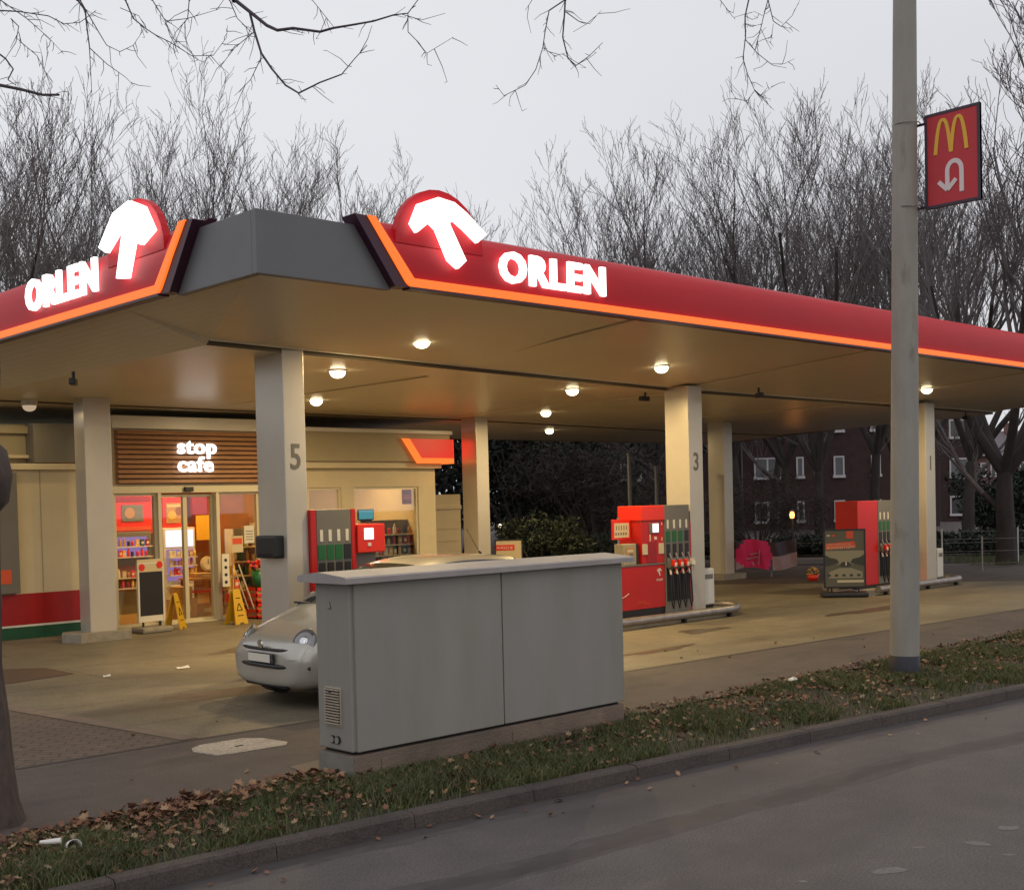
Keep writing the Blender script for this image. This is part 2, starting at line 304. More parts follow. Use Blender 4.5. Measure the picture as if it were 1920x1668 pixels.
# ================================================================ GROUND
def kerbY(x):
    pts = [(-40, 6.45), (-5, 6.42), (2, 6.36), (4.3, 6.27), (6, 6.12), (7.5, 5.97), (9.7, 5.74), (12.2, 5.45), (16, 4.9), (25, 3.4), (60, -3.5), (120, -18)]
    for (a, b), (c, d) in zip(pts, pts[1:]):
        if x <= c:
            t = (x-a)/(c-a); return b + (d-b)*t
    return pts[-1][1]
XS = [-40, -10, 0, 1, 2] + [2 + i*0.5 for i in range(1, 50)] + [28, 32, 40, 60, 90, 120]
def sheet(name, ya, yb, z, m, xs=XS, za=None):
    v = []; f = []
    for i, x in enumerate(xs):
        v += [(x, ya(x), z), (x, yb(x), z)]
        if i: f.append((2*i-2, 2*i, 2*i+1, 2*i-1))
    b = MB(); b.add(v, f, m); return b.build(name)
def groundmat(name, c1, c2, sc, rough=0.75, bump=0.3, bscale=90, stain=None, sscale=0.5, spos=(0.55, 0.7), bricks=None):
    m = mat(name, c1, rough, var=0.16, vscale=sc*6, bump=bump, bscale=bscale, col2=c2, c2scale=sc, c2pos=(0.35, 0.65))
    nt = m.node_tree; n = nt.nodes; l = nt.links; b = n['Principled BSDF']
    if True:   # fine aggregate speckle
        src = b.inputs['Base Color'].links[0].from_socket
        t = n.new('ShaderNodeTexCoord'); z = n.new('ShaderNodeTexNoise'); z.inputs['Scale'].default_value = 70; z.inputs['Detail'].default_value = 2
        l.new(t.outputs['Object'], z.inputs['Vector']); mr = n.new('ShaderNodeMapRange'); mr.inputs['From Min'].default_value = 0.35; mr.inputs['From Max'].default_value = 0.65
        mr.inputs['To Min'].default_value = 0.72; mr.inputs['To Max'].default_value = 1.28; l.new(z.outputs['Fac'], mr.inputs['Value'])
        mm = n.new('ShaderNodeMix'); mm.data_type = 'RGBA'; mm.blend_type = 'MULTIPLY'; mm.inputs['Factor'].default_value = 1
        l.new(src, mm.inputs[6]); l.new(mr.outputs['Result'], mm.inputs[7]); l.new(mm.outputs[2], b.inputs['Base Color'])
    if stain:
        src = b.inputs['Base Color'].links[0].from_socket
        t = n.new('ShaderNodeTexCoord'); z = n.new('ShaderNodeTexNoise'); z.inputs['Scale'].default_value = sscale; z.inputs['Detail'].default_value = 4
        mpn = n.new('ShaderNodeMapping'); mpn.inputs['Scale'].default_value = (0.6, 1.6, 1); l.new(t.outputs['Object'], mpn.inputs['Vector']); l.new(mpn.outputs['Vector'], z.inputs['Vector'])
        r = n.new('ShaderNodeValToRGB'); r.color_ramp.elements[0].position = spos[0]; r.color_ramp.elements[1].position = spos[1]
        r.color_ramp.elements[0].color = (0, 0, 0, 1); r.color_ramp.elements[1].color = (1, 1, 1, 1); l.new(z.outputs['Fac'], r.inputs['Fac'])
        mm = n.new('ShaderNodeMix'); mm.data_type = 'RGBA'; l.new(r.outputs['Color'], mm.inputs['Factor']); l.new(src, mm.inputs[6]); mm.inputs[7].default_value = (*stain, 1)
        l.new(mm.outputs[2], b.inputs['Base Color'])
    if bricks:
        src = b.inputs['Base Color'].links[0].from_socket
        t = n.new('ShaderNodeTexCoord'); mpn = n.new('ShaderNodeMapping'); mpn.inputs['Rotation'].default_value = (0, 0, bricks[1])
        br = n.new('ShaderNodeTexBrick'); br.inputs['Scale'].default_value = bricks[0]; br.inputs['Color1'].default_value = (1, 1, 1, 1); br.inputs['Color2'].default_value = (0.82, 0.82, 0.82, 1) if len(bricks) < 4 else (.94, .94, .93, 1)
        mo = .4 if len(bricks) < 4 else bricks[3]; br.inputs['Mortar'].default_value = (mo, mo, mo, 1); br.inputs['Mortar Size'].default_value = 0.025 if len(bricks) < 3 else bricks[2]; br.inputs['Mortar Smooth'].default_value = 0.3
        l.new(t.outputs['Object'], mpn.inputs['Vector']); l.new(mpn.outputs['Vector'], br.inputs['Vector'])
        mm = n.new('ShaderNodeMix'); mm.data_type = 'RGBA'; mm.blend_type = 'MULTIPLY'; mm.inputs['Factor'].default_value = 1
        l.new(src, mm.inputs[6]); l.new(br.outputs['Color'], mm.inputs[7]); l.new(mm.outputs[2], b.inputs['Base Color'])
    M[name] = m
groundmat('soil', (0.035, 0.03, 0.018), (0.05, 0.04, 0.03), 0.3)
groundmat('asphalt_road', (0.088, 0.075, 0.069), (0.102, 0.088, 0.081), 0.35, bump=0.35, bscale=150, stain=(0.06, 0.05, 0.05), sscale=0.35, rough=0.7)
groundmat('asphalt_path', (0.078, 0.06, 0.053), (0.1, 0.077, 0.066), 0.7, bump=0.4, bscale=160, stain=(0.055, 0.045, 0.04), sscale=1.2)
groundmat('apron', (0.21, 0.178, 0.122), (0.145, 0.122, 0.082), 0.45, bump=0.15, bscale=110, stain=(0.1, 0.078, 0.05), sscale=0.3, rough=0.6, bricks=(0.16, 0.03, 0.004, 0.72))
groundmat('pavers', (0.115, 0.085, 0.062), (0.14, 0.1, 0.075), 0.8, bump=0.2, bscale=120, bricks=(2.4, R(40)))
groundmat('patchm', (0.09, 0.05, 0.03), (0.11, 0.065, 0.04), 1.2)
groundmat('kerbstone', (0.055, 0.041, 0.036), (0.075, 0.057, 0.048), 2.2, bump=0.5, bscale=130)
groundmat('coverm', (0.42, 0.36, 0.29), (0.35, 0.3, 0.24), 3.0, bump=0.3, bscale=120)
g = MB(); g.add([(-300, -300, -0.25), (600, -300, -0.25), (600, 600, -0.25), (-300, 600, -0.25)], [(0, 1, 2, 3)], 'soil')
tag(g.build('ground'), kind='structure')
M['patchr'] = mat('joint_tar', (0.05, 0.04, 0.039), 0.65, var=0.25, vscale=3)
M['patchs'] = mat('joint_edge', (0.068, 0.056, 0.055), 0.7, var=0.25, vscale=5)
rx = [-60, -40, -20] + [-8 + i*0.25 for i in range(160)] + [36, 45, 60, 90, 120]
v = []; f = []; ms = []
bands = [(-14, 'asphalt_road'), (-1.24, 'patchs'), (-1.16, 'patchr'), (-1.02, 'patchs'), (-.93, 'asphalt_road'), (-.26, 'patchs'), (-.15, 'patchr'), (.05, None)]
for i, x in enumerate(rx):
    k = kerbY(x); wob = .05*math.sin(x*.9)+.03*math.sin(x*2.3)
    for j, (o_, m_) in enumerate(bands):
        y = -14 if j == 0 else k + o_ + (wob if 0 < j < 5 else 0) + (RNG.uniform(-.03, .03) if 0 < j < 7 else 0)
        v.append((x, y, -0.1))
    if i:
        for j in range(7): a0, b0 = (i-1)*8+j, i*8+j; f.append((a0, b0, b0+1, a0+1)); ms.append(bands[j][1])
b = MB(); b.v = v; b.f = f; b.mi = [b.mid(m_) for m_ in ms]; b.smooth = [False]*len(f)
tag(b.build('road'), kind='structure')
b = MB()
M['fleck'] = mat('worn_paint', (0.15, 0.133, 0.128), 0.7, var=0.3, vscale=30)
for (x, y, lx, ly) in [(6.17, 3.5, .26, .13), (7.0, 3.39, .12, .16), (7.45, 3.4, .15, .12), (6.7, 3.6, .07, .09), (6.9, 3.15, .06, .07), (5.7, 3.75, .05, .06)]:
    n = 9; pl = []
    for j in range(n):
        t = 2*math.pi*j/n; rr = RNG.uniform(.7, 1.1); pl.append((x + lx/2*math.cos(t)*rr, y + ly/2*math.sin(t)*rr - (math.cos(t)*lx*.18), -0.0985))
    b.add(pl, [list(range(n))], 'fleck')
tag(b.build('worn_road_marking'), kind='structure')
# kerb: stones 1 m long with joints (surface pattern of one long strip)
b = MB(); x = -6.0
while x < 60:
    Lk = 1.0; x1 = x + Lk; g0 = 0.003
    xa, xb = x+g0, x1-g0; ya, yb = kerbY(xa), kerbY(xb); dz = RNG.uniform(-.004, .004)
    pr = [(0, -0.12), (0.012, -0.02+dz), (0.03, -0.002+dz), (0.13, 0+dz), (0.13, -0.12)]
    vs = [(xa, ya+p, q) for p, q in pr] + [(xb, yb+p, q) for p, q in pr]; n = 5
    b.add(vs, [list(range(n)), list(range(n, 2*n))[::-1]] + [(i, (i+1) % n, n+(i+1) % n, n+i) for i in range(n)], 'kerbstone')
    x = x1
tag(b.build('kerb'), kind='structure')
tag(sheet('verge_soil', lambda x: kerbY(x) + 0.1, lambda x: 7.62, -0.03, 'soil'), kind='structure')
PE = lambda x: 9.68 - 0.045*max(0, x-5)      # pavement / apron edge
tag(sheet('pavement', lambda x: max(7.5, kerbY(x)+1.2) if x < 60 else 7.5, PE, 0.0, 'asphalt_path', [-40, -10, 0, 2, 4, 6, 8, 10, 14, 18, 24, 30, 40, 60]), kind='structure')
tag(sheet('forecourt_apron', PE, lambda x: 60, -0.004, 'apron', [-40, -10, 0, 5, 10, 20, 30, 33]), kind='structure')
b = MB(); b.add([(33, PE(33), -0.002), (80, PE(80)-2, -0.002), (80, 60, -0.002), (33, 60, -0.002)], [(0, 1, 2, 3)], 'asphalt_path')
b.add([(22.0, 18.2, 0.001), (25.6, 13.3, 0.001), (28.6, 8.7, 0.001), (34, 8.5, 0.001), (34, 50, 0.001), (16.8, 50, 0.001), (16.8, 27, 0.001)], [(0, 1, 2, 3, 4, 5, 6)], 'asphalt_path')
tag(b.build('side_drive'), kind='structure')
b = MB(); b.add([(-10, 9.7, 0.0), (5.36, 9.7, 0.0), (5.0, 12.9, 0.0), (4.4, 17, 0.0), (-10, 17, 0.0)], [(0, 1, 2, 3, 4)], 'pavers')
tag(b.build('brick_paving'), kind='structure')
b = MB(); b.add([(5.26, 9.72, 0.004), (5.42, 9.72, 0.004), (5.06, 13.2, 0.004), (4.4, 17.2, 0.004), (4.2, 17.2, 0.004), (4.88, 12.9, 0.004)], [(0, 1, 2, 3, 4, 5)], 'coverm')
M['gutterm'] = mat('gutter_stone', (0.17, 0.125, 0.09), 0.8, var=0.2, vscale=6)
b.m[0] = 'gutterm'; tag(b.build('drain_strip'), kind='structure')
b = MB(); b.add([(5.5, 14.6, 0.001), (6.6, 14.85, 0.001), (6.6, 15.75, 0.001), (6.14, 16.1, 0.001), (5.2, 15.6, 0.001)], [(0, 1, 2, 3, 4)], 'patchm')
tag(b.build('tar_patch'), kind='structure')
b = MB()   # dark joint between pavement and apron
v = []; f = []
for i in range(80):
    x = 0 + i*0.4; y = PE(x); wdt = 0.02 + RNG.uniform(0, .015); v += [(x, y-wdt, 0.003), (x, y+wdt, 0.003)]
    if i: f.append((2*i-2, 2*i, 2*i+1, 2*i-1))
b.add(v, f, 'patchr'); tag(b.build('pavement_joint'), kind='structure')
b = MB(); b.add([(5.2, 7.62, 0.004), (6.6, 7.62, 0.004), (6.6, 8.2, 0.004), (5.25, 8.05, 0.004)], [(0, 1, 2, 3)], 'gutterm')
tag(b.build('concrete_slab'), kind='structure')
# grass-and-leaf strip behind the drive (far right)
def U(u, w, z): return (0.7225*u + 0.6909*w, -0.6909*u + 0.7229*w, z)   # background frame: u to the right, w away from the road corner
b = MB(); b.add([U(3, 36, 0.02), U(24, 31.5, 0.02), U(60, 31.5, 0.02), U(60, 62, -0.2), U(-20, 62, -0.2), U(-20, 36, 0.02)], [(0, 1, 2, 3, 4, 5)], 'soil')
tag(b.build('far_verge'), kind='structure')

def scatter_grass(name, pts, h0, h1, m):
    n = len(pts); a = RNG.uniform(0, 2*np.pi, n); h = RNG.uniform(h0, h1, n); wd = RNG.uniform(.002, .0045, n)
    le = RNG.uniform(.2, 1.0, n)*h; la = RNG.uniform(0, 2*np.pi, n)
    V = np.zeros((n, 5, 3)); dx, dy = np.cos(a)*wd, np.sin(a)*wd
    V[:, 0] = pts + np.c_[-dx, -dy, np.zeros(n)]; V[:, 1] = pts + np.c_[dx, dy, np.zeros(n)]
    mid = pts + np.c_[np.cos(la)*le*.35, np.sin(la)*le*.35, h*.6]
    V[:, 2] = mid + np.c_[dx, dy, np.zeros(n)]*.8; V[:, 3] = mid - np.c_[dx, dy, np.zeros(n)]*.8
    V[:, 4] = pts + np.c_[np.cos(la)*le, np.sin(la)*le, h]
    base = np.arange(n)[:, None]*5
    F = np.concatenate([base + [[0, 1, 2]], base + [[0, 2, 3]], base + [[3, 2, 4]]])
    mi = RNG.integers(0, len(m), n); mi = np.concatenate([mi, mi, mi])
    return rawmesh(name, V.reshape(-1, 3), F, mi, m)
M['g1'] = mat('grass_a', (0.06, 0.085, 0.018), 0.6, var=0.3, vscale=1.3); M['g2'] = mat('grass_b', (0.08, 0.085, 0.025), 0.6, var=0.3, vscale=1.3)
M['g3'] = mat('grass_dry', (0.15, 0.12, 0.055), 0.7)
def strip_pts(n, x0, x1, power=2.0, keep=None):
    x = x0 + (x1-x0)*RNG.random(n)**power; k = np.array([kerbY(t) for t in x]); y = k+0.12 + (7.55-k-0.12)*RNG.random(n)
    z = np.full(n, -0.03); p = np.c_[x, y, z]
    noise = np.sin(x*2.1+y*3)+np.sin(x*5.3-y*4.1+1)+np.sin(x*.9+2)*.8+ (y-6.9)*0.3
    keepm = RNG.random(n) < np.clip(.40+noise*.42-.5*np.exp(-((y-k-.12)/.18)**2), .06, 1)
    cab = (x > 5.3) & (x < 8.33) & (y > 7.27)
    return p[keepm & ~cab]
P1 = strip_pts(430000, 2.2, 24, 1.7)
tag(scatter_grass('verge_grass', P1, 0.03, 0.10, ['g1', 'g1', 'g2', 'g2', 'g3']), kind='stuff', label='short green verge grass beside the kerb', cat='grass')
# fallen leaves
def leaves(name, n, gen, mats, s0=.03, s1=.075):
    p = gen(n); n = len(p); s = RNG.uniform(s0, s1, n); a = RNG.uniform(0, 2*np.pi, n)
    out = np.array([(0, -.55), (.22, -.3), (.6, -.25), (.38, .05), (.5, .4), (.15, .3), (0, .62), (-.17, .28), (-.52, .42), (-.36, .05), (-.6, -.22), (-.2, -.3)])
    tilt = RNG.uniform(-.6, .6, (n, 2)); curl = RNG.uniform(-.5, .9, n)
    k = len(out); V = np.zeros((n, k+1, 3)); V[:, k] = p
    X = out[:, 0][None]*s[:, None]; Y = out[:, 1][None]*s[:, None]
    Z = X*tilt[:, :1] + Y*tilt[:, 1:] + curl[:, None]*(X**2+Y**2)/s[:, None]
    V[:, :k, 0] = p[:, :1] + X*np.cos(a)[:, None] - Y*np.sin(a)[:, None]; V[:, :k, 1] = p[:, 1:2] + X*np.sin(a)[:, None] + Y*np.cos(a)[:, None]
    V[:, :k, 2] = p[:, 2:3] + Z - np.minimum(Z.min(1), 0)[:, None]
    base = np.arange(n)[:, None]*(k+1)
    F = np.concatenate([base + [[k, j, (j+1) % k]] for j in range(k)]); mi = RNG.integers(0, len(mats), n); mi = np.tile(mi, k)
    return rawmesh(name, V.reshape(-1, 3), F, mi, mats)
for i, c in enumerate([(.26, .13, .065), (.2, .09, .05), (.33, .2, .11), (.12, .055, .035), (.3, .22, .13)]): M['lf%d' % i] = mat('dead_leaf_%s' % 'abcde'[i], c, 0.75, var=.2, vscale=20)
def lg(n):
    x = 2.2 + 20*RNG.random(n)**1.5; k = np.array([kerbY(t) for t in x]); t = RNG.random(n)**0.6
    y = k + .14 + (7.7-k-.14)*t + RNG.normal(0, .03, n); z = np.where(y > 7.55, 0.004, RNG.uniform(-.025, .035, n))
    cab = (x > 5.3) & (x < 8.33) & (y > 7.27); return np.c_[x, y, z][~cab]
tag(leaves('fallen_leaves', 7500, lg, ['lf0', 'lf1', 'lf2', 'lf3', 'lf4', 'lf3', 'lf1'], .014, .05), kind='stuff', label='brown fallen leaves lying over the verge grass', cat='leaves')
def lg2(n):
    x = 3.3 + 2.2*RNG.random(n); y = 7.25 + .42*RNG.random(n)**.7 ; return np.c_[x, y, RNG.uniform(0, .05, n)]
tag(leaves('leaf_drift', 420, lg2, ['lf0', 'lf1', 'lf2', 'lf3'], .03, .065), kind='stuff', label='drift of brown leaves left of the grey cabinet', cat='leaves')
def lg3(n):
    u = RNG.uniform(14, 26, n); w_ = RNG.uniform(31.6, 33.5, n); return np.c_[.7225*u+.6909*w_, -.6909*u+.7229*w_, np.full(n, .03)]
tag(leaves('far_leaves', 500, lg3, ['lf0', 'lf1', 'lf4'], .05, .1), kind='stuff', label='leaves along the far edge of the drive', cat='leaves')
def lg4(n):
    x = 3 + 14*RNG.random(n); k = np.array([kerbY(t) for t in x]); y = np.where(RNG.random(n) < .5, k - RNG.random(n)*.5, 7.7 + RNG.random(n)*3); return np.c_[x, y, np.where(y < k, -.094, .003)]
tag(leaves('stray_leaves', 60, lg4, ['lf1', 'lf3', 'lf2'], .02, .045), kind='stuff', label='few stray leaves on the road edge and pavement', cat='leaves')
def fg(n):
    u = RNG.uniform(12, 30, n); w_ = RNG.uniform(31.8, 36, n); return np.c_[.7225*u+.6909*w_, -.6909*u+.7229*w_, np.full(n, .02)]
o = scatter_grass('far_grass', fg(16000), .08, .2, ['g1', 'g2']); tag(o, kind='stuff', label='grass strip beyond the side drive', cat='grass')

# ================================================================ UTILITY CABINET
cab = empty('utility_cabinet', (5.32, 7.3, 0), 'large light grey street utility cabinet on a brown concrete plinth by the kerb', 'cabinet')
b = MB(); b.box(-.0, -.0, -.05, 2.99, .43, .17, 'cabbase', .012)
b.box(.25, -.006, .02, 1.4, .0, .12, 'cabbase', .004); b.box(1.6, -.006, .02, 2.9, .0, .12, 'cabbase', .004); b.build('plinth', cab)
b = MB(); b.box(-.012, .0, -.03, -.0005, .43, .165, 'cabside', .003); b.build('plinth_end_plate', cab)
b = MB(); b.box(.04, .04, .17, 2.95, .4, .2, 'dark'); b.build('shadow_gap', cab)
b = MB(); b.box(.0, .012, .195, 2.985, .43, 1.45, 'cab', .012); b.build('body', cab)
b = MB(); b.box(.035, -.012, .195, 1.502, .02, 1.435, 'cab', .006); b.build('door', cab)
b = MB(); b.box(1.514, -.012, .195, 2.985, .02, 1.435, 'cab', .006); b.build('door', cab)
b = MB(); b.prism([(-.09, 1.435), (-.09, 1.475), (-.07, 1.485), (.26, 1.515), (.5, 1.49), (.53, 1.475), (.53, 1.435)], 'x', -.09, 3.07, 'cabtop'); b.build('cap', cab)
b = MB(); b.box(-.012, .13, .37, .002, .33, .66, 'vent', .004)
b.box(-.0135, .14, .38, -.012, .32, .65, 'dark')
for i in range(13): b.box(-.026, .14, .387+i*.0208, -.013, .32, .397+i*.0208, 'vent')
b.box(-.026, .225, .62, -.022, .265, .635, 'dark'); b.build('vent_grille', cab)
for dy in (.185, .25):
    b = MB()
    b.tube([(-.014, dy, .27), (.0, dy, .27)], .03, 'dark', 16); b.tube([(-.018, dy, .27), (.0, dy, .27)], .025, 'cab', 16); b.build('lock_cover', cab)
b = MB()
for p, q in [((.27, 1.24), (.23, 1.24)), ((.23, 1.24), (.245, 1.29))]: b.tube([(-.002, p[0], p[1]), (-.002, q[0], q[1])], .0025, 'dark', 4)
b.build('scratched_mark', cab)

# manhole cover in the pavement
b = MB(); b.prism([(5.12, 9.3), (5.06, 9.17), (5.12, 8.88), (5.24, 8.84), (5.72, 8.8), (5.8, 8.9), (5.76, 9.22), (5.64, 9.36), (5.24, 9.38)], 'z', -.02, .008, 'coverm')
b.box(5.4, 9.06, .008, 5.47, 9.09, .011, 'dark'); tag(b.build('manhole_cover'), 'pale stone service cover let into the dark pavement', 'manhole cover')

# ================================================================ LAMP POST + HANGING SIGN
pl = empty('lamp_post', (12.47, 6.84, 0), 'tall weathered pale green lamp post with a dark blue foot band', 'lamp post'); pl.rotation_euler = (.0112, .0117, 0)
b = MB(); b.lathe([(0.158, -.05), (.157, .3), (.152, 1.5), (.145, 3), (.135, 5), (.125, 7), (.105, 9.3), (.0, 9.32)], 'pole', 28); b.build('shaft', pl)
b = MB(); b.lathe([(0.1615, -.05), (.1615, .2), (.158, .205)], 'bluep', 28); b.build('foot_band', pl)
b = MB(); b.tube([(0, 0, 9.2), (-.4, -.3, 9.6), (-1.6, -1.3, 9.8)], .04, 'pole'); b.box(-2.3, -1.6, 9.74, -1.5, -1.2, 9.86, 'grey', .03); b.build('lamp_arm', pl)
sg = empty('hanging_sign', (12.67, 6.63, 5.06), 'small red flag sign with yellow arches and a white turn arrow on the lamp post', 'sign')
Wd, Hd = .62, 1.01
b = MB(); b.box(-.02, -Wd-.03, 0, .02, -.03, Hd, 'signred'); b.build('panel', sg)
b = MB(); t = .028
b.box(-.026, -Wd-.03, -.002, .026, -.03, t, 'signdark'); b.box(-.026, -Wd-.03, Hd-t, .026, -.03, Hd+.002, 'signdark')
b.box(-.026, -Wd-.03, t, .026, -Wd-.03+t, Hd-t, 'signdark'); b.box(-.026, -.03-t, t, .026, -.03, Hd-t, 'signdark'); b.build('frame', sg)
def ribbon(b, pts, wid, x0, x1, m):
    k = len(pts); L_, R_ = [], []
    for i, (y, z) in enumerate(pts):
        a = pts[max(i-1, 0)]; c = pts[min(i+1, k-1)]; dy, dz = c[0]-a[0], c[1]-a[1]; q = math.hypot(dy, dz) or 1
        ww = wid[i] if hasattr(wid, '__len__') else wid
        L_.append((y - dz/q*ww/2, z + dy/q*ww/2)); R_.append((y + dz/q*ww/2, z - dy/q*ww/2))
    for i in range(k-1): b.prism([L_[i], L_[i+1], R_[i+1], R_[i]], 'x', x0, x1, m)
# arches: two tall parabolic humps; local y runs to the LEFT in the picture
cyy = -Wd/2-.02; b = MB()
for s_ in (-1, 1):
    pts = []; DX = .0 if s_ < 0 else .0015
    for i in range(17):
        t_ = -1 + i/8.0; u = s_*.088 + t_*.088
        pts.append((cyy - u*1.0, .56 + .36*(1-abs(t_)**2.6)))
    wds = [.034 + .008*abs(-1+i/8.0) for i in range(17)]
    ribbon(b, pts, wds, -.027-DX, -.0205, 'gold')
b.build('arches_emblem', sg)
b = MB()   # arrow: right leg up, over, down on left with an arrow head
yr, yl = cyy-.115, cyy+.045
pts = [(yr, .12), (yr, .36)] + [((yr+yl)/2 - (yl-yr)/2*math.cos(t_*math.pi/10), .36+.1*math.sin(t_*math.pi/10)) for t_ in range(1, 10)] + [(yl, .36), (yl, .2)]
ribbon(b, pts, .048, -.027, -.0205, 'signwhite')
ribbon(b, [(yl+.1, .265), (yl, .165), (yl-.0, .165)], .046, -.0275, -.021, 'signwhite'); ribbon(b, [(yl-.1, .265), (yl, .165)], .046, -.0285, -.022, 'signwhite')
b.build('turn_arrow', sg)
for z in (.03, .93):
    b = MB(); b.box(-.012, -.05, z-.012, .012, .1, z+.012, 'signdark'); b.tube([(-.13+.14*math.cos(a_*math.pi/12), .12+.14*math.sin(a_*math.pi/12), z) for a_ in range(0, 25)], .006, 'steel', 5); b.build('bracket', sg)

# ================================================================ CANOPY
can = empty('filling_station_canopy', (5.95, 9.4, 0), 'wide flat filling station roof with red lit fascia and grey corner on square pillars', 'canopy')
O = Vector((5.95, 9.4, 0))
def loc(o): o.matrix_parent_inverse = Matrix.Translation(-O); return o     # parts below are written in world coordinates
FR, BR_, BL = (27.6, 9.4), (32.4, 24.3), (5.95, 25.0)
def cz_(x): return 0.0
b = MB()
b.prism([(6.0, 9.5), (27.55, 9.5), (32.2, 24.2), (6.0, 24.9)], 'z', 4.15, 4.6, 'cladding'); loc(b.build('roof_slab', can))
# ceiling: sloping front bay, two nearly level bays, stepped at the gutter lines
cm = mat('ceiling_slats', (0.74, 0.65, 0.47), 0.33, var=0.05, vscale=0.8, spec=0.6)
nt = cm.node_tree; n = nt.nodes; l = nt.links
t = n.new('ShaderNodeTexCoord'); wv = n.new('ShaderNodeTexWave'); wv.bands_direction = 'X'; wv.inputs['Scale'].default_value = 3.2; wv.inputs['Distortion'].default_value = 0.0
wv.wave_profile = 'SAW'; bp = n.new('ShaderNodeBump'); bp.inputs['Strength'].default_value = 0.5; bp.inputs['Distance'].default_value = 0.012
l.new(t.outputs['Object'], wv.inputs['Vector']); l.new(wv.outputs['Fac'], bp.inputs['Height']); l.new(bp.outputs['Normal'], n['Principled BSDF'].inputs['Normal'])
rm_ = n.new('ShaderNodeValToRGB'); rm_.color_ramp.elements[0].position = .0; rm_.color_ramp.elements[0].color = (.8, .8, .8, 1); rm_.color_ramp.elements[1].position = .12; rm_.color_ramp.elements[1].color = (1, 1, 1, 1)
l.new(wv.outputs['Fac'], rm_.inputs['Fac']); mm = n.new('ShaderNodeMix'); mm.data_type = 'RGBA'; mm.blend_type = 'MULTIPLY'; mm.inputs['Factor'].default_value = 1
src = n['Principled BSDF'].inputs['Base Color'].links[0].from_socket; l.new(src, mm.inputs[6]); l.new(rm_.outputs['Color'], mm.inputs[7]); l.new(mm.outputs[2], n['Principled BSDF'].inputs['Base Color'])
M['ceil'] = cm; M['gutd'] = mat('gutter_painted_shadow', (0.14, 0.105, 0.06), 0.6)  # gutter face coloured dark to paint in its shadow line
A = [(7.0, 12.08), (8.3, 12.25), (16.8, 13.25), (24.5, 13.3), (28.8, 13.35)]; B = [(7.0, 19.2), (8.8, 19.3), (17.3, 19.6), (25.5, 20.6), (31.1, 20.9)]
b = MB()
def bay(P0, z0, P1, z1):
    for i in range(len(P0)-1):
        b.add([(*P0[i], z0), (*P0[i+1], z0), (*P1[i+1], z1), (*P1[i], z1)], [(0, 1, 2, 3)], 'ceil')
F0 = [(7.0, 9.45), (8.3, 9.45), (16.8, 9.45), (24.5, 9.45), (27.6, 9.45)]
K = [(7.0, 24.9), (8.8, 24.88), (17.3, 24.7), (25.5, 24.4), (32.2, 24.2)]
off = lambda Q, d: [(x, y+d) for x, y in Q]
bay(F0, 4.13, off(A, -.04), 3.86); bay(off(A, .04), 3.80, off(B, -.04), 3.78); bay(off(B, .04), 3.74, K, 3.70)
b.add([(5.97, 9.45, 4.11), (7.0, 9.45, 4.13), (7.0, 12.04, 3.86), (5.97, 12.04, 4.11)], [(0, 1, 2, 3)], 'ceil')
b.add([(5.97, 12.04, 4.11), (7.0, 12.04, 3.86), (7.0, 12.12, 3.80), (5.97, 12.12, 4.11)], [(0, 1, 2, 3)], 'ceil')
b.add([(5.97, 12.12, 4.11), (7.0, 12.12, 3.80), (7.0, 19.16, 3.78), (5.97, 19.16, 4.11)], [(0, 1, 2, 3)], 'ceil')
b.add([(5.97, 19.16, 4.11), (7.0, 19.16, 3.78), (7.0, 24.9, 3.70), (5.97, 24.9, 4.11)], [(0, 1, 2, 3)], 'ceil')
loc(b.build('ceiling', can))
for xs1 in (11.2, 16.6, 22.2):
    b = MB(); b.prism([(9.47, 4.118), (13.0, 3.862), (13.0, 3.85), (9.47, 4.105)], 'x', xs1, xs1+.05, 'ceil'); b.box(xs1, 13.4, 3.775, xs1+.05, 19.3, 3.79, 'ceil'); loc(b.build('ceiling_seam', can))
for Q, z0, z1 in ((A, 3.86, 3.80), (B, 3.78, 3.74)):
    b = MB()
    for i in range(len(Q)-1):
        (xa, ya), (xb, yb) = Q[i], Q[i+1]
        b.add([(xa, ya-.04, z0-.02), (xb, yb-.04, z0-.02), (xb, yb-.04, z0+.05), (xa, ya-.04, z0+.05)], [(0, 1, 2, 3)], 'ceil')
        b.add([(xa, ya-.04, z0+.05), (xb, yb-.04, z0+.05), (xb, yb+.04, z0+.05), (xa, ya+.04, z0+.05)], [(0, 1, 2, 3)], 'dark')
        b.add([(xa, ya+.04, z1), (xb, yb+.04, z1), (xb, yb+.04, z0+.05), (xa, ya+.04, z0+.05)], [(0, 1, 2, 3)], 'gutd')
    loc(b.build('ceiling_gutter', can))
# fascia facing the road: curved red section
prof = [(9.44, 4.1), (9.40, 4.1), (9.345, 4.12), (9.335, 4.2), (9.33, 4.35), (9.345, 4.5), (9.385, 4.62), (9.45, 4.70), (9.52, 4.735), (9.6, 4.74), (9.6, 4.6)]
def lerp(z): return 7.47 + (7.02-7.47)*(z-4.1)/.65
b = MB(); n_ = len(prof)
vs = [(lerp(z), y, z) for y, z in prof] + [(27.62, y, z) for y, z in prof]
b.add(vs, [(i, i+1, n_+i+1, n_+i) for i in range(n_-1)], 'fasc', True); b.add(vs[:n_], [list(range(n_))], 'fascd'); b.add(vs[n_:], [list(range(n_))], 'fasc')
loc(b.build('road_side_fascia', can))
b = MB()
def lerpy(z): return 10.86 + (10.36-10.86)*(z-4.1)/.65
px = [(y-9.4+5.95, z) for y, z in prof]
vs = [(x, lerpy(z), z) for x, z in px] + [(x, 24.9, z) for x, z in px]
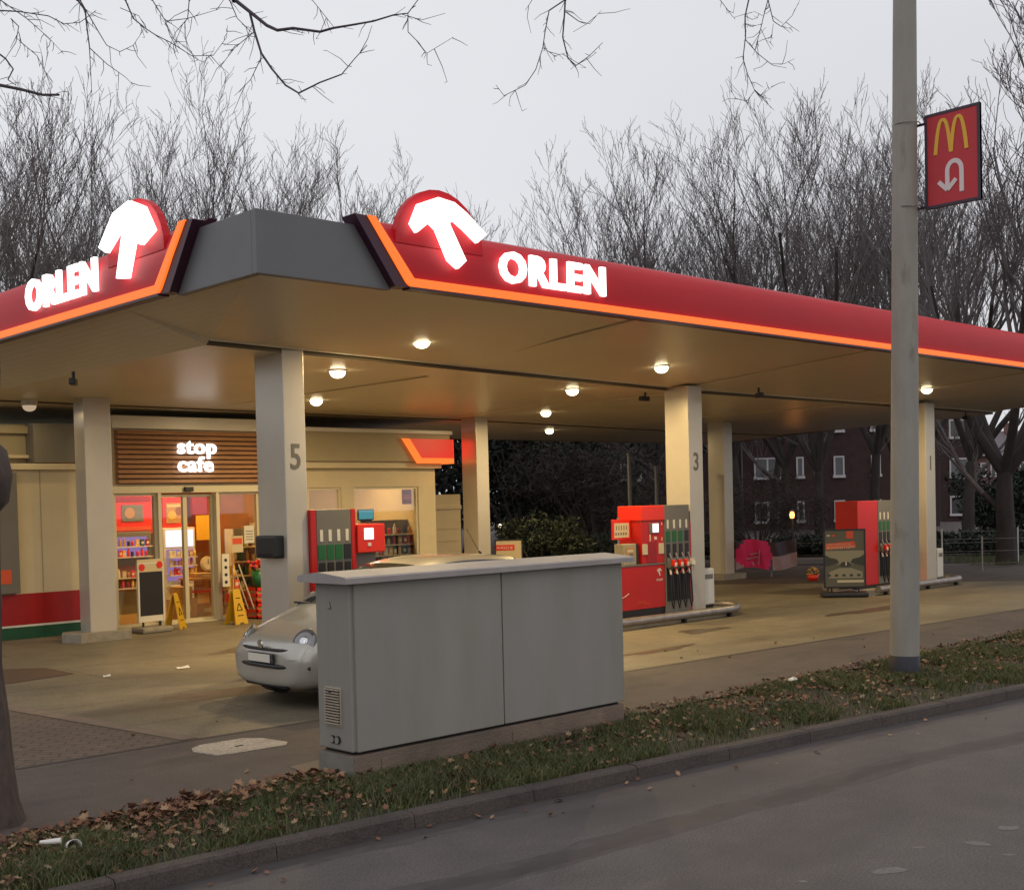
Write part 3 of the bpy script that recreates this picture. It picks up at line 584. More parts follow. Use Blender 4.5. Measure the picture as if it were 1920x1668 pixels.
b.add(vs, [(i, i+1, n_+i+1, n_+i) for i in range(n_-1)], 'fasc', True); b.add(vs[:n_], [list(range(n_))], 'fascd')
loc(b.build('end_fascia', can))
# orange strips
b = MB(); b.prism([(7.62, 4.105), (27.6, 4.105), (27.6, 4.175), (7.68, 4.185), (7.66, 4.185), (7.21, 4.72), (7.12, 4.72), (7.56, 4.14)], 'y', 9.30, 9.33, 'strip'); loc(b.build('orange_light_strip', can))
b = MB(); b.prism([(11.02, 4.105), (24.8, 4.105), (24.8, 4.185), (11.07, 4.185), (10.57, 4.71), (10.46, 4.71), (10.97, 4.14)], 'x', 5.85, 5.88, 'strip'); loc(b.build('orange_light_strip', can))
b = MB(); b.box(7.6, 9.30, 4.075, 27.6, 9.42, 4.10, 'fascd'); b.box(5.85, 11.0, 4.075, 5.97, 24.8, 4.10, 'fascd'); loc(b.build('fascia_lip', can))
# dark raking returns + grey corner
b = MB(); b.prism([(7.44, 4.09), (7.60, 4.09), (7.14, 4.72), (6.98, 4.72)], 'y', 9.322, 9.46, 'fascd'); loc(b.build('raking_edge', can)); b = MB(); b.prism([(10.82, 4.09), (10.99, 4.09), (10.49, 4.70), (10.34, 4.70)], 'x', 5.872, 6.0, 'fascd'); loc(b.build('raking_edge', can))
b = MB(); b.box(5.97, 9.42, 4.07, 7.46, 9.5, 4.64, 'cladding', .006); b.box(5.97, 9.5, 4.07, 6.05, 10.85, 4.64, 'cladding', .006)
b.box(6.052, 9.502, 4.6, 7.3, 10.6, 4.63, 'cladding'); loc(b.build('corner_cladding', can))
b = MB(); b.add([(27.6, 9.4, 3.95), (32.4, 24.3, 3.68), (32.4, 24.3, 4.6), (27.6, 9.4, 4.7)], [(0, 1, 2, 3)], 'band'); b.add([(32.4, 24.3, 3.68), (5.95, 24.95, 3.68), (5.95, 24.95, 4.6), (32.4, 24.3, 4.6)], [(0, 1, 2, 3)], 'band')
loc(b.build('rear_fascia', can))
# lettering and emblems
def polyface(b, poly, axis, a0, a1, m): b.prism(poly, axis, a0, a1, m)
EMB_R = [(7.60, 4.70), (7.70, 4.90), (7.95, 5.0), (8.16, 4.98), (8.32, 4.9), (8.58, 4.72), (8.46, 4.62), (8.27, 4.74), (8.14, 4.81), (8.09, 4.76), (8.30, 4.42), (8.19, 4.33), (8.07, 4.40), (7.92, 4.68), (7.83, 4.74), (7.67, 4.62)]
BACK_R = [(8.04+.57*math.cos(a_*math.pi/14), 4.52+.58*math.sin(a_*math.pi/14)) for a_ in range(15)]
BACK_R0 = [(7.38, 4.45), (7.40, 4.76), (7.49, 4.86), (7.66, 5.03), (7.96, 5.14), (8.26, 5.12), (8.47, 4.98), (8.66, 4.76), (8.66, 4.45)]
EMB_L = [(12.14, 4.72), (11.8, 5.01), (11.45, 5.07), (11.16, 4.96), (10.97, 4.70), (11.24, 4.60), (11.37, 4.67), (11.54, 4.32), (11.77, 4.35), (11.62, 4.76), (11.68, 4.81), (11.98, 4.64)]
BACK_L = [(11.53+.60*math.cos(a_*math.pi/14), 4.52+.59*math.sin(a_*math.pi/14)) for a_ in range(15)]
BACK_L0 = [(12.2, 4.45), (12.16, 4.74), (11.98, 5.04), (11.64, 5.15), (11.23, 5.12), (10.93, 4.93), (10.86, 4.74), (10.9, 4.45)]
b = MB(); b.prism(BACK_R, 'y', 9.343, 9.42, 'fasc'); e1 = loc(b.build('emblem_backing', can))
b = MB(); b.prism(EMB_R, 'y', 9.25, 9.297, 'letter'); loc(b.build('bird_head_emblem', can))
b = MB(); b.prism(BACK_L, 'x', 5.893, 5.97, 'fasc'); loc(b.build('emblem_backing', can))
b = MB(); b.prism(EMB_L, 'x', 5.80, 5.847, 'letter'); loc(b.build('bird_head_emblem', can))
def fit_text(name, s, m, x0, x1, z0, z1, plane, face, parent, ext=.02, bold=.0):
    o = text(name, s, 1.0, m, (0, 0, 0), '-y', ext, None, bold); me = o.data
    co = np.empty(len(me.vertices)*3); me.vertices.foreach_get('co', co); co = co.reshape(-1, 3)
    mn, mxx = co.min(0), co.max(0); X = (co[:, 0]-mn[0])/(mxx[0]-mn[0]); Z = (co[:, 2]-mn[2])/(mxx[2]-mn[2]); D = co[:, 1]
    if face == '-y': new = np.c_[x0+(x1-x0)*X, plane + D, z0+(z1-z0)*Z]
    else: new = np.c_[plane + D, x0+(x1-x0)*X, z0+(z1-z0)*Z]
    me.vertices.foreach_set('co', new.ravel()); me.update()
    if parent: o.parent = parent
    return o
loc(fit_text('lit_lettering', 'ORLEN', 'letter', 8.80, 10.42, 4.27, 4.60, 9.30, '-y', can, .02, .035))
loc(fit_text('lit_lettering', 'ORLEN', 'letter', 14.1, 12.3, 4.30, 4.66, 5.85, '-x', can, .02, .035))
# columns
def column(x, y, sx, sy, zt, num=None, z0=.1, lab=None):
    b = MB(); b.box(x, y, z0, x+sx, y+sy, zt, 'colm', .01); o = loc(b.build('column', can))
    if lab: o['label'] = lab
    if num:
        t_ = text('number', num, .42, 'grey', (x+sx*.5, y-.003, 2.45), '-y', .002, o, .006, .8, align='CENTER')
        t_.matrix_parent_inverse = Matrix.Identity(4)
    return o
column(8.06, 12.25, .30, .6, 3.86, '5', lab='pillar numbered 5 with a black dispenser box')
column(16.34, 12.80, .37, .5, 3.86, '3', lab='bright pillar numbered 3 behind the middle fuel pump')
column(24.02, 12.62, .40, .50, 3.84, '1', lab='pillar numbered 1 beyond the lamp post')
column(8.46, 18.40, .44, .36, 3.84)
column(17.20, 19.02, .34, .46, 3.84)
column(24.24, 17.93, .33, .48, 3.80)
# downlights: fitting with lens and the lamp inside it
LAMPS = [(9.59, 11.54), (9.68, 13.4), (12.0, 17.24), (14.56, 13.75), (17.75, 17.51), (21.6, 21.2), (14.42, 11.78), (22.22, 11.63), (7.95, 19.2)]
for i, (x, y) in enumerate(LAMPS):
    zt = 3.86 + (A[2][1]-y)*.07 if y < 12.3 else 3.79 if y < 19.4 else 3.73
    zt = 3.70 if i == 8 else zt
    b = MB(); b.lathe([(0.125, zt+.1 if i == 8 else zt+.03), (.125, zt-.008), (.105, zt-.012)], 'white', 20, (x, y)); o = loc(b.build('downlight', can))
    b = MB(); b.lathe([(0.105, zt-.0), (.103, zt-.03), (.09, zt-.065), (.06, zt-.09), (.03, zt-.1), (0, zt-.103)], 'lamp' if i != 8 else 'lampdim', 20, (x, y)); ln = b.build('lens', o)
    ld = bpy.data.lights.new('downlight_lamp', 'AREA'); ld.shape = 'DISK'; ld.size = .10; ld.energy = 98; ld.color = (1, .735, .345)
    if i == 8: ld.energy = 5
    lo = bpy.data.objects.new('downlight_lamp', ld); COL.objects.link(lo); lo.location = (x, y, zt-.112)
# surveillance cameras below the ceiling
first = None
for x, y, z, lb in [(16.2, 13.6, 3.72, 'small dark camera under the canopy left of pillar 3'), (17.5, 12.2, 3.72, 'small dark camera under the canopy right of pillar 3'),
                (26.6, 13.0, 3.66, 'small dark camera under the canopy near pillar 1'), (6.6, 14.6, 3.62, 'dark camera under the canopy near its left edge')]:
    if first is None:
        first = e = empty('ceiling_camera', (x, y, z), lb, 'camera', 'cameras under the canopy')
        b = MB(); b.tube([(0, 0, .1), (0, 0, 0)], .02, 'black'); b.build('bracket', e)
        b = MB(); b.box(-.13, -.04, -.07, .08, .04, .01, 'black', .015); b.build('housing', e)
    else: e = copy_tree(first, None, (x, y, z), 1.0); tag(e, lb, 'camera')

# ================================================================ SHOP
shop = empty('shop_building', (10.0, 19.7, 0), 'low cream filling station shop with brown louvres over its glass doors', 'shop')
SO = Vector((10.0, 19.7, 0))
def sl(o): o.matrix_parent_inverse = Matrix.Translation(-SO); return o
Fy = 19.7
b = MB()
for x0, x1, z0, z1 in [(2, 9.50, 0, 2.75), (9.50, 12.42, 2.42, 3.45), (12.42, 13.46, 0, 2.85), (13.46, 14.24, 0, .5), (13.46, 14.24, 2.36, 2.85), (14.24, 14.52, 0, 2.85), (14.52, 16.18, 0, .5), (14.52, 16.18, 2.36, 2.85), (16.18, 16.63, 0, 2.85)]:
    b.box(x0, Fy, z0, x1, Fy+.2, z1, 'wall')
b.box(16.43, Fy+.2, 0, 16.63, 27, 2.85, 'wall'); b.box(2, 26.8, 0, 16.43, 27, 3.4, 'wall'); b.box(2, Fy+.2, 0, 2.2, 26.8, 3.4, 'wall')
sl(b.build('wall', shop))
b = MB(); b.box(2, Fy+.2, 3.30, 16.9, 27, 3.42, 'band'); sl(b.build('flat_roof', shop))
b = MB(); b.box(12.47, Fy-.22, 2.86, 16.88, Fy+.2, 3.42, 'band', .01); b.box(12.47, Fy-.26, 3.42, 16.92, Fy+.2, 3.50, 'white', .01); sl(b.build('parapet_band', shop))
b = MB(); b.box(12.47, Fy-.14, 2.73, 16.7, Fy, 2.86, 'wall', .008); sl(b.build('cornice', shop))
b = MB(); b.box(2, Fy-.1, 2.70, 9.3, Fy+.1, 2.80, 'wall', .008); b.box(2, Fy+.3, 2.8, 9.4, Fy+.4, 3.45, 'band'); b.box(8.2, Fy-.02, 2.82, 9.2, Fy+.3, 3.45, 'grey'); sl(b.build('side_parapet', shop))
b = MB(); b.box(9.50, Fy-.1, 3.40, 12.47, Fy+.2, 3.62, 'white', .01); sl(b.build('light_lintel', shop))
b = MB()
b.box(9.58, Fy-.04, 2.46, 12.42, Fy, 3.38, 'wood')
for i in range(11): b.prism([(Fy-.14, 2.475+i*.083), (Fy-.04, 2.47+i*.083), (Fy-.04, 2.54+i*.083), (Fy-.12, 2.53+i*.083)], 'x', 9.58, 12.42, 'wood')
sl(b.build('louvre_panel', shop))
sl(fit_text('lit_sign', 'stop\ncafe', 'stopl', 10.66, 11.42, 2.66, 3.20, Fy-.17, '-y', shop, .02, .02))
# painted bands at the foot of the left wall
b = MB(); b.box(2, Fy-.012, .225, 9.3, Fy-.001, .72, 'bandred'); sl(b.build('red_band', shop))
b = MB(); b.box(2, Fy-.014, .19, 9.3, Fy-.001, .222, 'white'); sl(b.build('white_band', shop))
b = MB(); b.box(2, Fy-.012, 0, 9.3, Fy-.001, .188, 'green'); sl(b.build('green_band', shop))
b = MB(); b.box(5.8, Fy-.14, .74, 7.86, Fy-.001, 2.66, 'grey', .012); b.box(7.45, Fy-.146, .9, 7.72, Fy-.139, 1.12, 'orange'); sl(b.build('side_shutter', shop))
b = MB()
for x in (8.28, 8.9): b.box(x, Fy-.004, .73, x+.012, Fy, 2.7, 'band')
sl(b.build('wall_panel_joint', shop))
# glazing
def pane(x0, x1, z0, z1, nm='window', y=Fy+.06):
    b = MB(); t = .045
    b.box(x0, y-.03, z0, x0+t, y+.05, z1, 'frame'); b.box(x1-t, y-.03, z0, x1, y+.05, z1, 'frame'); b.box(x0+t, y-.03, z0, x1-t, y+.05, z0+t, 'frame'); b.box(x0+t, y-.03, z1-t, x1-t, y+.05, z1, 'frame')
    f = sl(b.build(nm, shop)); g_ = MB(); g_.box(x0+t, y, z0+t, x1-t, y+.01, z1-t, 'glass'); g_.build('pane', f); return f
pane(13.46, 14.24, .5, 2.36); pane(14.52, 16.18, .5, 2.36)
pane(9.54, 10.33, .02, 2.3, 'side_light'); pane(10.37, 10.90, .02, 2.27, 'sliding_door', Fy+.09); pane(10.90, 11.47, .02, 2.27, 'sliding_door', Fy+.12); pane(11.52, 12.38, .02, 2.3, 'side_light')
b = MB(); b.box(9.50, Fy-.05, 2.3, 12.44, Fy+.1, 2.42, 'frame', .006); b.box(9.50, Fy-.03, 0, 9.54, Fy+.12, 2.3, 'frame'); b.box(10.33, Fy-.04, 0, 10.39, Fy+.1, 2.3, 'frame'); b.box(11.46, Fy-.04, 0, 11.52, Fy+.1, 2.3, 'frame'); b.box(12.38, Fy-.06, 0, 12.48, Fy+.1, 2.42, 'frame')
b.box(9.54, Fy-.03, 0, 12.38, Fy+.12, .02, 'frame'); sl(b.build('door_frame', shop))
b = MB(); b.box(10.82, Fy-.12, 2.32, 10.98, Fy-.05, 2.40, 'black', .01); sl(b.build('door_sensor', shop))
M['redside'] = emis('added_red_edge_glow', (1, .015, .01), 2.2)  # edge glow added, stronger than the panel, to redden the rear pillar
M['redglow'] = mat('lit_red_panel', (.5, .01, .01), .4, emit=(1, .01, .008), estr=.35)
# red lit trapezoid at the right end of the band
b = MB(); b.prism([(15.75, 3.32), (16.92, 3.32), (16.92, 2.9), (16.05, 2.9)], 'y', Fy-.27, Fy+.1, 'redglow'); sl(b.build('red_end_panel', shop))
b = MB(); b.prism([(15.55, 3.32), (15.75, 3.32), (16.05, 2.93), (16.92, 2.93), (16.92, 2.82), (15.93, 2.82)], 'y', Fy-.29, Fy-.272, 'strip'); b.box(16.922, Fy-.26, 2.82, 16.94, Fy+.3, 2.93, 'strip'); b.box(16.922, Fy-.26, 2.935, 16.94, Fy+.3, 3.32, 'redside'); sl(b.build('orange_light_strip', shop))
# interior
b = MB(); b.box(2.2, Fy+.2, -.002, 16.43, 26.8, .012, 'floorin'); sl(b.build('shop_floor', shop))
b = MB(); b.box(2.2, Fy+.2, 2.9, 16.43, 26.8, 2.95, 'wall'); sl(b.build('shop_ceiling', shop))
M['tube'] = emis('ceiling_panel_light', (1, .7, .35), 2.2)
for x, y in [(10.2, 21.2), (11.9, 21.6), (13.6, 21.3), (15.3, 21.0), (17, 21), (12.0, 23.6), (14.5, 23.6)]:
    if x < 16: 
        b = MB(); b.box(x-.6, y-.12, 2.86, x+.6, y+.12, 2.898, 'tube'); sl(b.build('ceiling_light', shop))
        ld = bpy.data.lights.new('shop_lamp', 'AREA'); ld.shape = 'RECTANGLE'; ld.size = 1.2; ld.size_y = .25; ld.energy = 48; ld.color = (1, .6, .22)
        lo = bpy.data.objects.new('shop_lamp', ld); COL.objects.link(lo); lo.location = (x, y, 2.84)
b = MB(); b.box(13.1, 22.5, 0, 14.3, 22.6, 2.8, 'brownp'); sl(b.build('partition', shop))
# things inside the shop
def thing1(name, label, cat, fn, loc_=(0, 0, 0), group=None):
    b = MB(); fn(b); o = b.build(name, None, loc_); return tag(o, label, cat, group)
M['purple'] = emis('cooler_light', (.62, .36, .9), .55); M['coolw'] = emis('cooler_top_light', (1, .8, 1), 1.7)
b = MB(); b.box(2.3, 26.6, .02, 16.3, 26.7, 2.8, 'brownp'); sl(b.build('back_lining', shop))
thing1('menu_board', 'red menu board with a pale screen behind the left door glass', 'menu board', lambda b: (b.box(10.6, 22.5, 1.55, 11.75, 22.6, 2.35, 'redb'), b.box(11.05, 22.48, 1.80, 11.48, 22.5, 2.12, 'curtain'), b.box(10.7, 22.485, 1.62, 11.65, 22.5, 1.7, 'orange'), b.box(10.7, 22.485, 2.18, 11.65, 22.5, 2.28, 'bandred'), b.tube([(11.2, 22.47, 1.96), (11.2, 22.48, 1.96)], .11, 'card', 14)))
thing1('menu_board', 'red menu board with an orange picture above the bright cooler', 'menu board', lambda b: (b.box(11.92, 22.5, 1.62, 12.45, 22.6, 2.26, 'redb'), b.box(11.98, 22.48, 1.74, 12.37, 22.5, 2.14, 'card'), b.tube([(12.1, 22.47, 1.9), (12.1, 22.48, 1.9)], .09, 'gold', 12), b.tube([(12.26, 22.47, 1.98), (12.26, 22.48, 1.98)], .08, 'brownp', 12), b.box(12.0, 22.475, 2.06, 12.35, 22.48, 2.11, 'cream')))
thing1('menu_board', 'dark red board with a yellow poster right of the sliding doors', 'menu board', lambda b: (b.box(12.52, 22.4, 1.9, 13.1, 22.5, 2.25, 'bandred'), b.box(12.58, 22.38, 1.38, 12.9, 22.4, 1.88, 'gold')))
thing1('display_cooler', 'violet lit snack cooler behind the left side glass', 'cooler', lambda b: (b.box(10.75, 22.4, 0, 11.6, 23, 1.6, 'grey', .02), b.box(10.85, 22.385, 1.1, 11.5, 22.4, 1.5, 'purple'), [b.box(10.8, 22.26, z-.02, 11.55, 22.4, z, 'white') for z in (.52, .72, 1.12, 1.32)], b.box(10.8, 22.39, .45, 11.55, 22.4, .95, 'brownp')))
def cooler(b):
    b.box(11.8, 22.3, 0, 12.5, 23, 1.65, 'white', .02); b.box(11.85, 22.285, 1.27, 12.45, 22.3, 1.6, 'coolw'); b.box(11.86, 22.29, .6, 12.44, 22.3, 1.22, 'purple')
    for z in (.7, .88, 1.05): b.box(11.85, 22.14, z, 12.45, 22.29, z+.02, 'white')
    b.box(11.85, 22.15, .45, 12.35, 22.3, .52, 'white', .01)
thing1('display_cooler', 'white open cooler with a bright white top light', 'cooler', cooler)
thing1('wall_clock', 'round pale disc on the counter front right of the cooler', 'clock', lambda b: (b.tube([(12.74, 22.25, .9), (12.74, 22.3, .9)], .15, 'cream', 20), b.tube([(12.74, 22.24, .9), (12.74, 22.25, .9)], .12, 'paper', 20), b.box(12.735, 22.23, .9, 12.745, 22.24, 1.0, 'black')))
def table(b):
    b.box(11.5, 20.6, .68, 12.2, 21.2, .72, 'card', .005); b.box(11.52, 20.62, .45, 12.18, 21.18, .48, 'redb')
    for x in (11.53, 12.13):
        for y in (20.63, 21.13): b.box(x, y, 0, x+.04, y+.04, .68, 'brownp')
thing1('display_table', 'small brown display table behind the right sliding door', 'table', table)
for x, y, z, sx, sz, lb in [(11.1, 20.6, .013, .45, .34, 'large brown cardboard box on the shop floor'), (11.22, 20.65, .354, .26, .22, 'smaller cardboard box stacked on the large one'), (11.62, 20.7, .013, .4, .2, 'flat cardboard box under the display table'), (11.62, 20.7, .721, .35, .08, 'flat open carton on the display table')]:
    b = MB(); b.box(0, 0, 0, sx, .35, sz, 'card', .006); b.box(sx*.3, -.002, sz*.3, sx*.7, 0, sz*.7, 'cream'); tag(b.build('cardboard_box', None, (x, y, z)), lb, 'box', 'cartons inside the shop')
# goods shelves
PC = [('redb', 'r'), ('cream', 'c'), ('gold', 'g'), ('green', 'gr'), ('paper', 'p'), ('black', 'b'), ('bandred', 'br'), ('card', 'k')]
def shelf(x0, x1, y, z1, nlev, label):
    e = empty('shop_shelf', (x0, y, 0), label, 'shelf'); W = x1-x0
    b = MB(); b.box(0, .3, 0, W, .34, z1, 'grey'); b.box(0, 0, 0, .03, .3, z1, 'frame'); b.box(W-.03, 0, 0, W, .3, z1, 'frame'); b.build('back_panel', e)
    for i in range(nlev):
        z = .1 + i*(z1-.2)/nlev; b = MB(); b.box(.03, -.02, z, W-.03, .3, z+.025, 'cream'); b.build('board', e)
    return e, [(.1 + i*(z1-.2)/nlev)+.025 for i in range(nlev)], (z1-.2)/nlev
protos = {}
def product(kind, mt):
    k = (kind, mt)
    if k in protos: return copy_tree(protos[k])
    b = MB()
    if kind == 'bottle': b.lathe([(0, 0), (.035, .0), (.037, .03), (.036, .13), (.014, .18), (.014, .21), (0, .212)], mt, 10)
    elif kind == 'packet': b.box(-.045, -.03, 0, .045, .03, .16, mt, .008); b.box(-.03, -.032, .05, .03, -.03, .11, 'paper')
    else: b.lathe([(0, 0), (.035, 0), (.035, .12), (.03, .125), (0, .125)], mt, 10)
    o = b.build(kind); protos[k] = o; return o
CN = {'redb': 'red', 'cream': 'cream', 'gold': 'yellow', 'green': 'dark green', 'paper': 'white', 'black': 'black', 'bandred': 'dark red', 'card': 'brown'}
names = {'bottle': ('small bottle standing on a shop shelf', 'bottles on the shop shelves'), 'packet': ('snack packet standing on a shop shelf', 'packets on the shop shelves'), 'can': ('drinks can standing on a shop shelf', 'cans on the shop shelves')}
rr = random.Random(3)
for x0, x1, y, z1, nl, lb, rot in [(14.9, 16.40, 20.02, 1.68, 7, 'full goods shelf standing close behind the right hand shop window', 0), (14.5, 15.5, 22.6, 1.75, 6, 'tall goods shelf at the back of the shop behind the right window', 0), (0, 3.4, 24.0, 1.62, 6, 'long goods shelf along the wall seen through the right hand shop window', 1), (12.7, 13.6, 21.2, 1.6, 5, 'goods shelf seen beside the display table', 0), (13.7, 14.4, 21.9, 1.7, 5, 'goods shelf behind the narrow shop window', 0)]:
    e, lv, dz = shelf(x0, x1, y, z1, nl, lb)
    if rot: e.location = (16.05, 23.8, 0); e.rotation_euler = (0, 0, R(-90))
    for z in lv[1:]:
        x = x0+.1
        while x < x1-.1:
            kd = rr.choice(['bottle', 'packet', 'can']); pc = rr.choice(PC)[0]; o = product(kd, pc)
            if rot: o.location = (16.05+.08, 23.8-x, z); o.rotation_euler = (0, 0, R(-90))
            else: o.location = (x, y+.08+rr.random()*.05, z)
            tag(o, CN[pc] + ' ' + kd + ' on the ' + lb.split(' stand')[0].split(' along')[0].split(' at')[0].split(' seen')[0] + {0: ' beside the display table', 1: ' of the narrow window', 2: ' along the side wall', 3: ' by the right window', 4: ' at the back'}[3 if x1 > 16.3 else 2 if rot else 4 if y > 22.5 else 0 if x1 < 13.7 else 1], kd, names[kd][1]); x += rr.uniform(.1, .16)
for x0, x1, y, zs in [(10.9, 11.5, 22.34, (1.12, 1.32)), (11.9, 12.45, 22.24, (.72, .90, 1.07)), (10.85, 11.5, 22.33, (.52, .72))]:
    for z in zs:
        x = x0
        while x < x1:
            kd = rr.choice(['bottle', 'can', 'packet']); pc = rr.choice(PC)[0]; o = product(kd, pc); o.location = (x, y-.03, z); o.scale = (.8, .8, .8)
            tag(o, CN[pc] + ' ' + kd + (' in the bright white topped cooler' if x0 > 11.7 else ' in the violet lit cooler' if zs[0] > 1 else ' on the low shelves under the violet cooler light'), kd, 'goods in the shop coolers'); x += rr.uniform(.075, .11)
thing1('hanging_poster', 'small red poster in the top right of the shop window', 'poster', lambda b: (b.box(15.85, 19.83, 2.0, 16.1, 19.84, 2.3, 'bandred'), b.box(15.88, 19.825, 2.1, 16.07, 19.83, 2.2, 'orange')))
M['tvs'] = emis('screen_glow', (.1, .5, .6), .7)
thing1('shop_monitor', 'small cyan glowing monitor standing on top of the window shelf', 'monitor', lambda b: (b.box(15.0, 20.2, 1.70, 15.4, 20.24, 1.92, 'black', .01), b.box(15.02, 20.19, 1.72, 15.38, 20.2, 1.90, 'tvs'), b.box(15.1, 20.15, 1.68, 15.3, 20.3, 1.70, 'black')))

# annex right of the shop
an = empty('garage_annex', (16.7, 21.5, 0), 'cream wall with a pale roller door right of the shop', 'annex')
b = MB(); b.box(-.05, 0, 0, 2.2, .2, 2.2, 'wall'); b.box(-.05, -.04, 1.86, 2.2, 0, 1.95, 'wall', .01); b.build('wall', an)
b = MB(); b.box(.1, -.03, 0, 2.1, -.001, 1.82, 'wall')
for i in range(6): b.box(.1, -.034, .28*i, 2.1, -.03, .28*i+.012, 'band')
b.build('roller_door', an)

# ================================================================ PUMPS AND ISLANDS
def island(x0, x1, y0, y1, label, tube=True):
    e = empty('pump_island', (x0, y0, 0), label, 'pump island'); W, D = x1-x0, y1-y0; r = D/2
    pts = [(0+.1, 0), (W-r, 0)] + [(W-r+r*math.sin(a*math.pi/10), r-r*math.cos(a*math.pi/10)) for a in range(1, 10)] + [(W-r, D), (.1, D), (0, D-.1), (0, .1)]
    b = MB(); b.prism([(x, y) for x, y in pts], 'z', -.01, .1, 'conc'); b.build('slab', e)
    if tube:
        q = [(x, y) for x, y in pts if x > .05]
        q = [(q[0][0], -.09)] + [(W-r, -.09)] + [(W-r+(r+.09)*math.sin(a*math.pi/10), r-(r+.09)*math.cos(a*math.pi/10)) for a in range(1, 10)] + [(W-r, D+.09), (.1, D+.09)]
        b = MB(); b.tube([(x, y, .12) for x, y in q], .065, 'steel', 12); b.build('bumper_tube', e)
        for x in (.4, W*.55, W-r):
            b = MB(); b.box(x-.03, -.12, 0, x+.03, -.05, .06, 'dark'); b.build('tube_foot', e)
    return e
island(13.4, 17.35, 12.45, 13.6, 'pump island with rounded steel bumper under pillar 3')
island(21.55, 25.35, 12.5, 13.5, 'pump island with steel bumper at pillar 1 beyond the lamp post')
island(7.9, 11.5, 12.1, 13.1, 'pump island behind the silver car at pillar 5')
def plinth(x0, x1, y0, y1, lb):
    r = (y1-y0)/2; b = MB(); b.prism([(x0+r*.5, y0), (x1-r*.5, y0), (x1, y0+r), (x1-r*.5, y1), (x0+r*.5, y1), (x0, y0+r)], 'z', -.01, .13, 'conc'); tag(b.build('pillar_plinth'), lb, 'plinth')
plinth(8.05, 9.2, 18.2, 18.85, 'low concrete plinth under the pillar beside the blackboard')
plinth(23.7, 25.0, 17.75, 18.55, 'low concrete plinth under the rear right pillar')
plinth(16.7, 18.1, 18.8, 19.6, 'low concrete plinth under the red lit rear pillar')

def nozzle_bay(p, x0, W, z0, z1, flip=1):
    """panel with four label strips, holsters, nozzles and hoses; front face at y=0"""
    b = MB(); b.box(x0, 0, z0, x0+W, .42, z1, 'grey', .006); b.build('nozzle_panel', p)
    n = 4; st = W/n
    b = MB(); b.box(x0+.03, -.004, .32, x0+W-.03, 0, 1.02, 'black'); b.build('hose_recess', p)
    for i in range(n):
        cx_ = x0 + st*(i+.5)
        b = MB(); b.box(cx_-.022, -.006, z1-.38, cx_+.022, 0, z1-.24, 'paper'); b.build('price_strip', p)
        b = MB(); b.box(cx_-.052, -.007, z1-.60, cx_+.052, 0, z1-.42, 'black' if i == 3 else 'greenl'); b.build('grade_label', p)
        b = MB(); b.box(cx_-.045, -.012, z1-.85, cx_+.045, 0, z1-.63, 'black', .004)
        b.prism([(-.012, z1-.86), (-.07, z1-1.0), (-.05, z1-1.04), (0, z1-1.0)], 'x', cx_-.05, cx_+.05, 'grey'); b.build('holster', p)
        b = MB(); m1 = 'white' if i == 3 else 'redb'
        b.tube([(cx_-.03, -.05, z1-.78), (cx_-.02, -.075, z1-.86), (cx_+.01, -.10, z1-.90)], .014, 'steel', 8)
        b.box(cx_-.02, -.135, z1-.99, cx_+.045, -.07, z1-.885, m1, .015); b.box(cx_+.0, -.15, z1-1.0, cx_+.05, -.1, z1-.93, 'paper', .012)
        b.tube([(cx_+.03, -.10, z1-.98), (cx_+.03, -.13, z1-1.04), (cx_+.01, -.11, z1-1.1)], .016, m1, 8); nz_ = b.build('nozzle', p)
        b = MB(); xx = cx_
        b.tube([(xx, -.03, z1-1.05), (xx, -.05, z1-1.13)], .02, 'paper', 8)
        pts = [(xx, -.05, z1-1.13), (xx-.005, -.055, .55), (xx+.0, -.06, .3), (xx+.03, -.065, .2), (xx+.06, -.06, .3), (xx+.055, -.05, .6), (xx+.05, -.02, .95)]
        b.tube(pts, .012, 'rubber', 7); b.build('hose', p)
